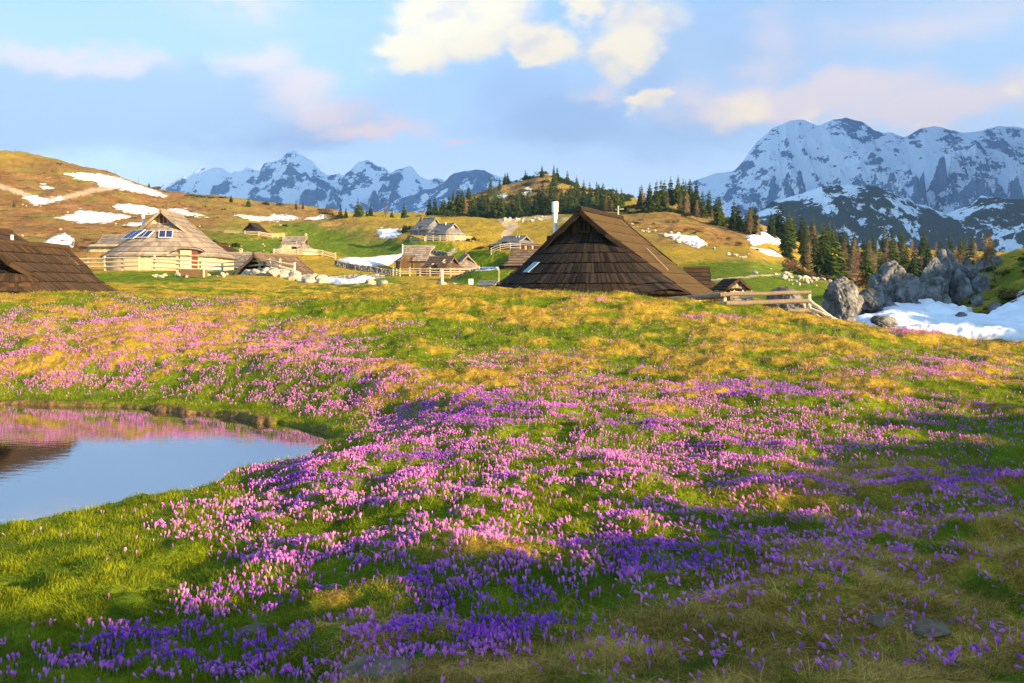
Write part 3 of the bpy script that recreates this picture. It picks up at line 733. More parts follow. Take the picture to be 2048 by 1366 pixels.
def make_hut(label, px, Y, rz, roofmat, wallmat, base_row=None, ridge_log=True, gable_window=None, extras=None, name='shingle_hut', group='herdsmen\'s huts scattered over the pasture', **kw):
    X = (px-CX)/F*Y
    z = gz(X, Y) if base_row is None else EYE+(YH-base_row)/F*Y
    root = empty(name, (X, Y, z), rz); tag(root, label, 'hut', group)
    h = Hut(**kw)
    rf = h.roof(); m = MB()
    def join(m, qs):
        for q in qs:
            n = len(m.v); m.v += q.v; m.f += [tuple(i+n for i in f) for f in q.f]; m.t += q.t
        return m
    roof = join(m, rf[:2]).build('roof', WOOD[h.main_mat or roofmat], root)
    for q in rf[2:]: q.build('hip_roof', WOOD[roofmat], root)
    h.wall().build('wall', WOOD[wallmat], root)
    for end in (1, -1):
        g = h.gable(end).build('gable', WOOD[wallmat if gable_window is None else gable_window[1]], root)
        h.bargeboards(end).build('bargeboard', WOOD[roofmat], roof)
        if gable_window:
            w = MB(); sz = gable_window[0]; x = end*(h.Lg+.0)
            zc = h.Hg+(h.H-h.Hg)*.34
            w.box((x, 0, zc), .08, sz, sz*1.05, .4); win = w.build('window', WOOD[gable_window[2]] if gable_window[2] else DARKM, root)
            fr = MB()
            for dy in (-.5, .5): fr.box((x+end*.02, dy*sz, zc), .1, .07, sz*1.2, .7)
            fr.box((x+end*.02, 0, zc), .1, .05, sz*1.05, .7)
            for dz in (-.55, .55): fr.box((x+end*.025, 0, zc+dz*sz), .1, sz*1.1, .07, .7)
            fr.build('window_frame', WOOD[gable_window[1]], win)
    if ridge_log:
        r = MB(); e = h.xe(1)+.12
        r.log((-e, 0, h.H+.04), (e, 0, h.H+.04), .13, n=10, tone=.55, wob=.02, seed=h.seed); r.build('ridge_log', WOOD[roofmat], root)
    if h.notch:
        x0, x1, tn, s = h.notch
        # porch: recessed plank wall with a doorway under the cut-away eave
        yb = h.wid(tn)*s; zt = h.He+(h.H-h.He)*tn
        p = MB(); k = max(3, int((x1-x0)/.3))
        for j in range(k):
            xa, xb = x0+(x1-x0)*j/k, x0+(x1-x0)*(j+1)/k
            p.face([(xa, yb, -1), (xb, yb, -1), (xb, yb, zt+.25), (xa, yb, zt+.25)], h.r.uniform(.2, .9))
        for xx in (x0, x1):
            p.face([(xx, yb, -1), (xx, s*(h.W-.3), -1), (xx, s*(h.W-.3), h.He+.2), (xx, yb, zt)], h.r.uniform(.2, .9))
        pw_ = p.build('porch_wall', WOOD[wallmat], root)
        d = MB(); dw = min(.95, (x1-x0)*.35); dx = x0+(x1-x0)*.68
        d.box((dx, yb+s*.04, .85), dw, .07, 1.9, .3); door = d.build('door', WOOD['dark_plank'], root)
    if extras: extras(root, h)
    return root, h

def pipe(root, x, y, z0, z1, r=.1, cap=True, mat=None, name='chimney', capr=1.55, capn=True):
    m = MB(); m.log((x, y, z0), (x, y, z1), r, n=12, tone=.5); ch = m.build(name, mat or MET, root, False)
    if cap:
        c = MB(); c.log((x, y, z1-.02), (x, y, z1+r*7), r*capr, n=12, tone=.5); c.build('chimney_cap', WHITEPIPE, ch)
    return ch
def wooden_chimney(root, x, y, z0, z1, w=.35, name='wooden_chimney', mat='mid_shingle'):
    m = MB(); m.box((x, y, (z0+z1)/2), w, w, z1-z0, .5); c = m.build(name, WOOD[mat], root)
    k = MB()
    for dx in (-1, 1): k.beam((x+dx*w*.75, y, z1+.02), (x+dx*.02, y, z1+w*.7), w*1.3, .05, .6)
    k.build('chimney_hood', WOOD[mat], c)
def on_slope(h, s, t, x, w, hh, lift=.14):
    """frame of a panel lying on the main slope"""
    c = h.main(x, s, t); d = (h.main(x, s, min(1, t+.05))-c).normalized(); e = Vector((1, 0, 0)); n = e.cross(d)
    if n.z < 0: n = -n
    return c+n*lift, e, d, n
def on_skirt(h, end, ph, q, lift=.14):
    c = h.skirt(end, ph, q); e = (h.skirt(end, ph+.05, q)-h.skirt(end, ph-.05, q)).normalized(); d = (h.skirt(end, ph, min(1, q+.05))-c).normalized()
    n = e.cross(d).normalized()
    if n.z < 0: n = -n
    return c+n*lift, e, d, n
def slab(root, fr, w, hgt, th, mat, name, sub=None, tone=.5):
    c, e, d, n = fr; M = Matrix((e, d, n)).transposed()
    m = MB(); m.box(c, w, hgt, th, tone, M); o = m.build(name, mat, root)
    return o, M
def solar(root, fr, w, hgt, cols=2):
    c, e, d, n = fr
    o, M = slab(root, fr, w, hgt, .06, FRAME, 'solar_panel')
    m = MB()
    for i in range(cols):
        for j in range(3):
            m.box(c+e*((i+.5)/cols-.5)*w*.96+d*((j+.5)/3-.5)*hgt*.94+n*.035, w/cols*.86, hgt/3*.9, .012, .5, M)
    m.build('solar_cells', PANEL, o)
R = math.radians
# ------------------------------------------------------------------ the huts
def rows(Y, base, eave, ridge, gable):
    s = Y/F; return dict(He=(base-eave)*s, H=(base-ridge)*s, Hg=(base-gable)*s)
def local(root, px, Y, row=None):
    a = -root.rotation_euler.z; d = Vector(((px-CX)/F*Y, Y, 0))-root.location
    x = d.x*math.cos(a)-d.y*math.sin(a); y = d.x*math.sin(a)+d.y*math.cos(a)
    return (x, y) if row is None else (x, y, EYE+(YH-row)/F*Y-root.location.z)
def pad(px, Y, row, r): PADS.append(((px-CX)/F*Y, Y, EYE+(YH-row)/F*Y, r))
# level building ground before the terrain is made
for a in [(343, 88, 545, 8.5), (235, 116, 508, 6), (508, 268, 476, 9), (590, 186, 512, 7.5), (484, 95, 545, 5), (446, 101, 535, 5), (836, 162, 541, 6), (884, 149, 552, 7),
          (928, 158, 545, 5), (852, 226, 472, 7), (892, 212, 485, 7.5), (1030, 172, 503, 8), (1052, 121, 541, 6.5)]: pad(*a)

def build_huts():
    # 1 the large dark hut in the middle
    def ex(root, h):
        x, y, z = local(root, 1110, 45.5, 476); pipe(root, x, y, z-.8, z+1.0, .10, False)
        ch = root.children[-1]
        m = MB(); m.log((x, y, z+.95), (x, y, z+1.28), .12, n=14); m.log((x, y, z+1.26), (x, y, z+1.78), .16, n=14); m.build('chimney_cap', WHITEPIPE, ch)
        b = MB(); b.box((x, y, z-.15), .62, .62, .5, .3); b.build('chimney_base', WOOD['dark_plank'], root)
        g = slab(root, on_skirt(h, 1, R(-38), .42, .09), .34, .72, .05, GLASS, 'skylight')
        c = on_slope(h, 1, .40, .3, 0, 0, .12)
        m = MB(); m.beam(c[0]-c[2]*.9+c[1]*.9, c[0]+c[2]*.9-c[1]*.5, .045, .04, .9); m.build('loose_batten', WOOD['log_wood'], root)
        k = MB(); e = -(h.xe(1)-.4); k.log((e, 0, h.H), (e, 0, h.H+.6), .035, n=6, tone=.9); k.beam((e, -.14, h.H+.42), (e, .28, h.H+.44), .05, .05, .9); k.build('wooden_cross', WOOD['rail_wood'], root)
        # eyebrow over the side entrance, low on the right of the front skirt
        d = MB(); r = h.r
        for i in range(2):
            for j in range(12):
                a0, a1 = R(44+j*3), R(44+(j+1)*3)
                def pt(a, q): 
                    p = h.skirt(1, a, q); b = math.sin((math.degrees(a)-44)/36*math.pi)
                    o = Vector((math.cos(a), math.sin(a), .15)); return p+o*(.15*b*(1-q*3.0))+Vector((0, 0, .14*b*(1-q*3)))
                P = [pt(a0, i*.13), pt(a1, i*.13), pt(a1, i*.13+.13), pt(a0, i*.13+.13)]
                d.face([p+Vector((0, 0, .07)) for p in P[:2]]+[p+Vector((0, 0, .03)) for p in P[2:]], r.uniform(*h.tone))
        d.build('entrance_hood', WOOD['dark_shingle'], root)
    make_hut('large dark-brown shingled hut with a white-capped metal chimney behind the crest', 1203, 44.6, R(-90-26), 'dark_shingle', 'dark_plank', 606,
             gable_window=(.5, 'dark_plank', None), extras=ex, L=2.3, W=5.0, H=4.28, He=.42, Lg=2.25, Hg=3.22, ov=.55, a=2.8, n=8, sw=.075, seed=3, main_mat='mossy_shingle', lift=.055, tone=(.05, .95), pw=1.1, main_tone=(.42, .72), main_lift=.022)
    # 2 brown hut cut by the left edge
    def ex(root, h): 
        slab(root, on_skirt(h, 1, R(16), .72, .1), .5, .42, .05, DARKM, 'roof_window')
    make_hut('brown shingled hut with deep dark gable, cut by the left photo edge', 60, 43.5, R(-90-3), 'brown_shingle', 'dark_plank', 593,
             extras=ex, L=3.0, W=2.7, H=2.42, He=.22, Lg=2.3, Hg=1.45, ov=.95, a=1.5, n=5, sw=.12, seed=5, lift=.06, tone=(.1, .9))
    # 3 hut just behind it
    def ex(root, h):
        x, y, z = local(root, 24, 57, 492); m = MB(); m.log((x, y, z-.6), (x, y, z+.68), .09, n=10); m.build('chimney', WHITEPIPE, root)
    make_hut('brown hut roof with a short white stove pipe, peeking out at the left edge', -28, 58, R(-90+4), 'brown_shingle', 'dark_plank', 540, extras=ex, L=3, W=4, H=2.6, He=.5, Lg=2.8, Hg=1.9, ov=.5, a=2, n=6, sw=.3, seed=6)
    # 4 hut with solar panels
    def ex(root, h):
        x, y, z = local(root, 286, 88, 443); m = MB(); m.log((x, y, z-1), (x, y, z+.45), .11, n=10); c = m.build('chimney', MET, root)
        k = MB(); k.log((x, y, z+.42), (x, y, z+.62), .14, n=10); k.build('chimney_cap', WHITEPIPE, c)
        m = MB(); m.log((x-.35, y, z-.3), (x-.35, y, z+1.2), .025, n=5); m.build('aerial', MET, root)
        solar(root, on_skirt(h, 1, R(-57), .62, .2), 1.7, 1.35); solar(root, on_skirt(h, 1, R(-25), .62, .2), 1.25, .95); solar(root, on_skirt(h, 1, R(14), .62, .2), 1.25, 1.0)
        # arched doorway in the front wall
        ang = R(40); Wn = h.W-.45; an = h.a-.27
        c = Vector((h.L+an*math.cos(ang)+.02, Wn*math.sin(ang), .95)); nrm = Vector((math.cos(ang)/an, math.sin(ang)/Wn, 0)).normalized(); t = Vector((-nrm.y, nrm.x, 0)); M = Matrix((t, nrm, Vector((0, 0, 1)))).transposed()
        m = MB(); m.box(c+nrm*.05-t*.35, .95, .1, 1.95, .9, M); d = m.build('door', WOOD['pale_plank'], root)
        m = MB(); m.box(c+nrm*.06+t*.42, .55, .1, 1.9, .2, M); m.build('open_door_leaf', WOOD['red_plank'], root)
        m = MB()
        for i in range(7):
            a0 = math.pi*i/7; a1 = math.pi*(i+1)/7
            f = lambda a, o: c+nrm*o+t*(math.cos(a)*1.25)+Vector((0, 0, .85+.42*math.sin(a)))
            m.face([f(a0, -.3), f(a0, .75), f(a1, .75), f(a1, -.3)], h.r.uniform(*h.tone))
        m.build('door_hood', WOOD['grey_shingle'], root)
    make_hut('pale timber hut with grey shingle roof carrying three blue solar panels', 343, 88, R(-90), 'grey_shingle', 'pale_plank', 546,
             gable_window=(.75, 'pale_plank', 'red_plank'), extras=ex, L=2.4, W=5.6, H=5.75, He=1.38, Lg=2.0, Hg=4.55, ov=.7, a=3.0, n=9, sw=.26, seed=8, lift=.06)
    S = dict(sw=.45, lift=.07)
    # 5
    make_hut('small grey hut low behind the left side of the solar panel hut', 240, 116, R(180-10), 'grey_shingle', 'pale_plank', 508, L=1.9, W=3.4, Lg=1.6, ov=.4, a=2.2, n=6, seed=9, flare=.3, **rows(116, 508, 497, 471, 480), **S)
    # 6
    make_hut('small dark hut alone behind a fence on the upper slope', 509, 268, R(-90-22), 'dark_shingle', 'dark_plank', 476, L=1.8, W=4.6, Lg=1.6, ov=.5, a=2.2, n=6, seed=10, tone=(.3, 1), gable_window=(.8, 'dark_plank', None), **rows(268, 476, 470, 447, 456), **S)
    # 7
    def ex(root, h):
        for e, yy in ((-2.3, 0), (2.2, .2)): wooden_chimney(root, e, yy, h.H-.6, h.H+.5, .3, mat='rail_wood')
        solar(root, on_slope(h, -1, .62, .1, 0, 0, .12), 1.4, .45, 4)
    make_hut('grey flared-roof hut with bright timber front and two white chimney hoods', 590, 186, R(-6), 'grey_shingle', 'pale_plank', 512, L=2.6, W=3.8, Lg=1.7, ov=.5, a=2.2, n=7, seed=11, flare=.35, notch=(-1.9, 1.9, .36, -1), extras=ex, **rows(186, 512, 505, 474, 486), **S)
    # 8
    make_hut('brown hut with a black open gable behind the fence and white stone heap', 552, 77, R(-90-20), 'mid_shingle', 'dark_plank', 592, L=2.6, W=4.6, Lg=2.1, ov=.9, a=1.6, n=7, sw=.3, seed=12, **rows(77, 592, 588, 511, 545))
    # 9
    def ex(root, h): wooden_chimney(root, -.2, 0, h.H-.4, h.H+.35, .22, mat='rail_wood')
    make_hut('grey lean roof between the solar hut and the brown gabled hut', 486, 95, R(-4), 'grey_shingle', 'mid_shingle', 545, L=1.6, W=3.2, Lg=1.5, ov=.3, a=1.2, n=6, seed=13, extras=ex, **rows(95, 545, 538, 507, 516), **S)
    # 10
    make_hut('dark hut half hidden directly right of the solar panel hut', 438, 101, R(-90-18), 'brown_shingle', 'brown_plank', 535, L=1.8, W=2.6, Lg=1.5, ov=.5, a=1.3, n=6, seed=14, gable_window=(.5, 'pale_plank', None), **rows(101, 535, 517, 490, 500), **S)
    # 11
    def ex(root, h):
        x, y = local(root, 805, 161); pipe(root, x, y, h.He+1, h.H+.25, .09, False)
        g = MB()
        for i in range(4): g.beam((-2.9, -h.W+.5, .1+i*.3), (-.6, -h.W+.5, .1+i*.3), .06, .12, .7)
        g.build('porch_rail', WOOD['rail_wood'], root)
    make_hut('grey hut with a tall swept roof and a slatted porch, thin pipe at left', 838, 162, R(-7), 'grey_shingle', 'brown_plank', 541, L=2.4, W=3.4, Lg=1.7, ov=.5, a=1.9, n=8, seed=15, flare=.6, notch=(-2.6, -.4, .30, -1), extras=ex, **rows(162, 541, 524, 492, 503), **S)
    # 12
    def ex(root, h):
        for xx, tt in ((.9, .72), (1.3, .52), (.9, .6), (-.6, .42)):
            slab(root, on_slope(h, -1, tt, xx, 0, 0, .1), .35, .5, .03, WOOD['pale_plank'], 'patch_board')
    make_hut('brown hut with pale repaired shingles on its roof behind a curved fence', 884, 149, R(-24), 'mid_shingle', 'brown_plank', 553, L=2.3, W=3.6, Lg=1.7, ov=.5, a=1.9, n=7, seed=16, extras=ex, tone=(0, .6), notch=(-1.0, .9, .25, -1), **rows(149, 553, 541, 514, 526), **S)
    # 13
    def ex(root, h): wooden_chimney(root, 0, .1, h.H-.3, h.H+.5, .35)
    make_hut('small light-roofed hut squeezed behind the brown patched hut', 930, 158, R(-70), 'grey_shingle', 'brown_plank', 546, L=1.6, W=2.6, Lg=1.3, ov=.4, a=1.0, n=6, seed=17, extras=ex, **rows(158, 546, 538, 511, 522), **S)
    # 14
    def ex(root, h): 
        wooden_chimney(root, -1.6, -.6, h.H-.9, h.H+.5, .35, mat='brown_plank')
    make_hut('silver-grey hut standing higher, behind the upper pair\'s front hut', 856, 226, R(-38), 'blue_shingle', 'blue_shingle', 473, L=2.6, W=3.6, Lg=2.1, ov=.5, a=2.2, n=7, seed=18, notch=(-.8, .9, .28, -1), extras=ex, **rows(226, 473, 462, 437, 447), **S)
    # 15
    def ex(root, h): pipe(root, .2, -.3, h.H-.9, h.H+.35, .09, False)
    make_hut('silver-grey hut on the yellow slope with a lit wooden right gable', 892, 213, R(-40), 'blue_shingle', 'grey_shingle', 486, L=2.7, W=3.8, Lg=2.2, ov=.5, a=1.9, n=7, seed=19, notch=(-1.2, -.1, .33, -1), extras=ex, **rows(213, 486, 471, 448, 457), **S)
    # 16
    def ex(root, h): 
        for xx in (.6, 1.3): pipe(root, xx, -.4, h.H-.6, h.H+.05, .09, False)
    make_hut('long low hut with a silver roof, black front and brown right end', 1030, 173, R(-38), 'blue_shingle', 'dark_plank', 504, L=2.9, W=3.9, Lg=2.2, ov=.5, a=2.2, n=7, seed=20, notch=(-1.0, .3, .28, -1), extras=ex, **rows(173, 504, 493, 473, 481), **S)
    # 17
    def ex(root, h):
        for xx in (-.3, .6): wooden_chimney(root, xx, .0, h.H-.7, h.H+.5, .18, mat='rail_wood')
    make_hut('brown-grey hut with twin chimney posts tucked behind the big dark roof', 1056, 121, R(-8), 'mid_shingle', 'dark_plank', 542, L=2.5, W=3.3, Lg=1.9, ov=.4, a=1.6, n=6, seed=21, notch=(.2, 1.8, .32, -1), extras=ex, tone=(.3, 1), **rows(121, 542, 533, 501, 513), **S)
    # 18 shed
    def ex(root, h):
        m = MB(); m.log((h.L+.2, .0, 0), (h.L+.2, .0, h.H+1.1), .04, n=6); m.build('pole', WOOD['rail_wood'], root)
    make_hut('tiny silver-roofed shed with a pole, low beside the big dark hut', 978, 85, R(-30), 'blue_shingle', 'pale_plank', 584, L=.85, W=.95, Lg=.85, ov=.12, a=.15, n=4, seed=22, extras=ex, ridge_log=False, name='shed', **rows(85, 584, 575, 561, 564), **S)
    # 19
    make_hut('brown hut showing only its right roof slope behind the big dark hut', 1394, 72, R(-4), 'brown_shingle', 'dark_plank', 595, L=.9, W=2.6, Lg=.6, ov=.3, a=1.3, n=6, seed=23, name='shingle_hut', **rows(72, 595, 586, 537, 550), **S)
    # 20 little gabled shed
    make_hut('little plank shed with a pointed gable at the right foot of the big dark hut', 1464, 64, R(-90+14), 'brown_shingle', 'grey_shingle', 596, L=.9, W=1.05, Lg=.9, ov=.15, a=.1, n=4, seed=24, ridge_log=False, pw=1.0, name='shed', **rows(64, 596, 580, 557, 577), **S)

# ------------------------------------------------------------------ fences
def fence(label, pts, rails=(.35, .7, 1.05), hgt=1.2, step=2.2, mat='rail_wood', r=.07, rail_r=.05, seed=1, group='wooden fences round the huts', gaps=()):
    """pts: (photo column, depth)"""
    rnd = random.Random(seed)
    P = [((px-CX)/F*Y, Y) for px, Y in pts]
    c = P[0]; root = empty('wooden_fence', (c[0], c[1], gz(*c))); tag(root, label, 'fence', group)
    def put(o): o.location = -root.location
    posts = []
    for (ax, ay), (bx, by) in zip(P[:-1], P[1:]):
        L = math.hypot(bx-ax, by-ay); k = max(1, round(L/step))
        for i in range(k+(1 if (bx, by) == P[-1] else 0)): posts.append((ax+(bx-ax)*i/k, ay+(by-ay)*i/k))
    tops = []
    for i, (x, y) in enumerate(posts):
        z = gz(x, y); tops.append((x, y, z)); m = MB(); hh = hgt*rnd.uniform(.94, 1.1)
        m.log(Vector((x, y, z-.25))-root.location, Vector((x+rnd.uniform(-.05, .05), y, z+hh))-root.location, r*rnd.uniform(.9, 1.15), r*.9, n=8, tone=rnd.uniform(.3, .9)); m.build('post', WOOD[mat], root)
    for i in range(len(tops)-1):
        if i in gaps: continue
        for h in rails:
            a = Vector(tops[i]); b = Vector(tops[i+1]); d = (b-a).normalized()
            off = Vector((d.y, -d.x, 0))*(r+rail_r*.6)*(1 if d.x > 0 else -1)
            m = MB(); m.log(a-d*.15+off+Vector((0, 0, h+rnd.uniform(-.05, .05)))-root.location, b+d*.15+off+Vector((0, 0, h+rnd.uniform(-.05, .05)))-root.location, rail_r*rnd.uniform(.85, 1.2), rail_r*rnd.uniform(.8, 1.1), n=7, tone=rnd.uniform(.2, 1)); m.build('rail', WOOD[mat], root)
    return root
def build_fences():
    fence('pale rail fence left of and in front of the solar panel hut', [(128, 84), (145, 82), (278, 79)], seed=1, mat='rail_wood', r=.1, rail_r=.075, step=2.0)
    fence('bright rail fence running right from the solar hut\'s door', [(308, 78.5), (400, 77.5), (490, 76)], seed=2, r=.1, rail_r=.075, step=2.6)
    fence('bright curved rail fence standing above the white stone heap', [(492, 76), (520, 74.5), (560, 73), (588, 72.5)], seed=3, r=.1, rail_r=.075, step=1.5)
    fence('thin fence in front of the small dark hut on the upper slope', [(451, 258), (490, 256), (545, 256), (566, 262)], seed=4, r=.13, rail_r=.09, step=3.2)
    fence('lit fence along the bank below the flared grey hut', [(548, 181), (620, 180), (671, 179)], seed=5, r=.11, rail_r=.08, step=2.6)
    fence('grey shaded fence before the brown patched hut', [(786, 145), (800, 142), (880, 140)], seed=6, r=.1, rail_r=.07, step=1.6, mat='rail_wood')
    fence('sunlit fence panel right of the brown patched hut', [(882, 140), (920, 140), (958, 140)], seed=7, r=.1, rail_r=.09, step=1.8)
    fence('dark fence below the long low silver-roofed hut', [(982, 163), (1000, 163), (1040, 166)], seed=8, r=.1, rail_r=.07, step=2.0, mat='grey_rail')
    fence('pale fence between the two upper silver huts and the snow', [(822, 216), (850, 211)], seed=9, r=.13, rail_r=.1, step=2)
    fence('fence in front of the silver hut with the lit gable', [(852, 206), (880, 205), (908, 204), (930, 206), (946, 212)], seed=10, r=.12, rail_r=.08, step=2.2)
    fence('small stacked rail fence beside the little plank shed', [(1468, 62), (1502, 62)], seed=11, r=.06, rail_r=.06, step=.7, rails=(.2, .4, .6, .8), mat='rail_wood', hgt=.95)
    t = empty('wooden_trough', at(388, 70.5), R(-6)); tag(t, 'plank trough standing in grass before the solar hut fence', 'trough')
    for nm, c, s in (('front_board', (0, -.35, .3), (1.8, .06, .6)), ('back_board', (0, .35, .3), (1.8, .06, .6)), ('end_board', (-.87, 0, .3), (.06, .64, .55)), ('end_board', (.87, 0, .3), (.06, .64, .55)), ('post', (.93, -.36, .35), (.1, .12, .8))):
        m = MB(); m.box(c, *s, .5); m.build(nm, WOOD['brown_plank' if 'post' not in nm else 'rail_wood'], t)
    # heavy log fence on the crest at the right
    root = empty('wooden_fence', at(1448, 36.3)); tag(root, 'heavy log fence on the meadow crest right of the big dark hut', 'fence', 'wooden fences round the huts')
    o = root.location
    def W3(px, Y, row): return Vector(((px-CX)/F*Y, Y, EYE+(YH-row)/F*Y))-o
    for (px, Y, r0, r1, rr) in ((1448, 36.3, 584, 612, .085), (1617, 36.3, 582, 634, .1), (1398, 37.3, 592, 612, .08)):
        m = MB(); a = W3(px, Y, r0); b = W3(px, Y, r1+22); m.log(b, a, rr*1.05, rr, n=10, tone=.85, wob=.01, seed=px); m.build('post', WOOD['rail_wood'], root)
    for (a, b, r0, r1, s) in (((1336, 37.6, 599), (1450, 36.2, 590), .10, .13, 1), ((1440, 36.15, 589.5), (1622, 36.15, 584.5), .085, .075, 2), ((1452, 36.15, 606.5), (1618, 36.15, 602), .10, .09, 3), ((1555, 36.15, 622), (1619, 36.15, 621), .09, .09, 4)):
        m = MB(); m.log(W3(*a), W3(*b), r0, r1, n=12, tone=.45, wob=.02, seed=s); m.build('log_rail', WOOD['log_wood'], root)
    rnd = random.Random(5)
    for i, (a, b, r0) in enumerate((((1621, 35.6, 603), (1668, 34.6, 641), .09), ((1618, 35.5, 612), (1640, 34.8, 641), .075), ((1624, 35.2, 618), (1684, 34.4, 645), .06))):
        A = Vector(((a[0]-CX)/F*a[1], a[1], EYE+(YH-a[2])/F*a[1])); B = Vector(((b[0]-CX)/F*b[1], b[1], EYE+(YH-b[2])/F*b[1])); B.z = min(B.z, gz(B.x, B.y)+.08)
        m = MB(); m.log(A-B, Vector(), r0*.8, r0, n=10, tone=.8, wob=.03, seed=i)
        ob = link('leaning_log', m.mesh('leaning_log', WOOD['rail_wood'], True), None, B)
        tag(ob, ['thickest split log leaning on the end post of the log fence', 'short log leaning steeply at the foot of the log fence end post', 'thin log lying lowest beside the end of the log fence'][i], 'log', 'logs leaning at the fence end')

# ------------------------------------------------------------------ rocks
def mat_rock(g):
    n = g.noise(1.6, 8, .65, vec=g.obj); n2 = g.noise(7, 8, .7, vec=g.obj); up = g.sep(g.geo.outputs['Normal'])[2]
    c = g.mix(g.ramp(n, .35, .65), (.075, .075, .08), (.26, .255, .25))
    c = g.mix(g.ramp(n2, .52, .7), c, (.09, .085, .08))
    c = g.mix(g.math('MULTIPLY', g.ramp(up, .55, .95), g.ramp(n2, .35, .5, .0, .5)), c, (.12, .10, .03))
    g.out(g.bsdf(c, .95, g.bump(g.math('ADD', n2, g.math('MULTIPLY', n, .8)), .9, .12), .1))
def mat_stone(g):
    n = g.noise(1.2, 6, .6, vec=g.obj); n2 = g.noise(5, 6, .65, vec=g.obj)
    c = g.mix(g.ramp(n, .3, .7), (.27, .225, .16), (.48, .42, .33))
    c = g.mix(g.ramp(n2, .55, .72), c, (.20, .17, .13))
    g.out(g.bsdf(c, .95, g.bump(n2, .7, .08), .1))
ROCK = material('grey_karst_limestone', mat_rock); STONE = material('pale_field_stone', mat_stone)
def mat_earth(g):
    n = g.noise(5, 6, .65, vec=g.obj)
    g.out(g.bsdf(g.mix(g.ramp(n, .3, .7), (.085, .06, .04), (.21, .155, .105)), .95, g.bump(n, .7, .04), .1))
EARTH = material('bare_earth_stone', mat_earth)
ICO = {}
def ico(sub):
    if sub not in ICO:
        bm = bmesh.new(); bmesh.ops.create_icosphere(bm, subdivisions=sub, radius=1)
        ICO[sub] = (np.array([v.co[:] for v in bm.verts]), np.array([[v.index for v in f.verts] for f in bm.faces])); bm.free()
    return ICO[sub]
def rock_mesh(name, size, seed, sub=4, amp=.35, fissure=0, mat=None, blocky=.0):
    V, Fc = ico(sub); V = V.copy(); rs = np.random.RandomState(seed)
    # cut by random planes for angular faces
    n = V.copy()
    for _ in range(int(7+blocky*8)):
        d = rs.normal(size=3); d /= np.linalg.norm(d); k = rs.uniform(.55, .85)
        s = V @ d; V = V-np.clip(s-k, 0, None)[:, None]*d*.92
    V = V*(1+amp*.5*fbm3(n*1.3+seed, 4, seed))[:, None]
    size = np.array(size); P = V*size
    if fissure:
        sc = size.max()
        off = np.zeros(len(P))
        for kk, (cell, zt, dep) in enumerate(((.42, .18, 1.0), (.21, -.3, .6), (.30, 2.2, .45))):
            a = rs.uniform(0, 3.14); q = (P[:, 0]*math.cos(a)+P[:, 1]*math.sin(a)+P[:, 2]*zt)/(cell*sc)+fbm3(P/sc*2.2, 3, seed+kk)*.45
            c = np.floor(q); f = np.abs(q-c-.5)*2
            off += dep*((h2(c, c*0+kk, seed)/4294967296.0-.5)*.9-np.exp(-((1-f)/.16)**2)*.8)
        P = P+n*np.array([1, 1, .55])*(off*fissure*sc*.55)[:, None]
        P = P+n*(fbm3(P/sc*7, 4, seed+3)*sc*.035)[:, None]
    return mesh_np(name, P, Fc, mat or ROCK, False)
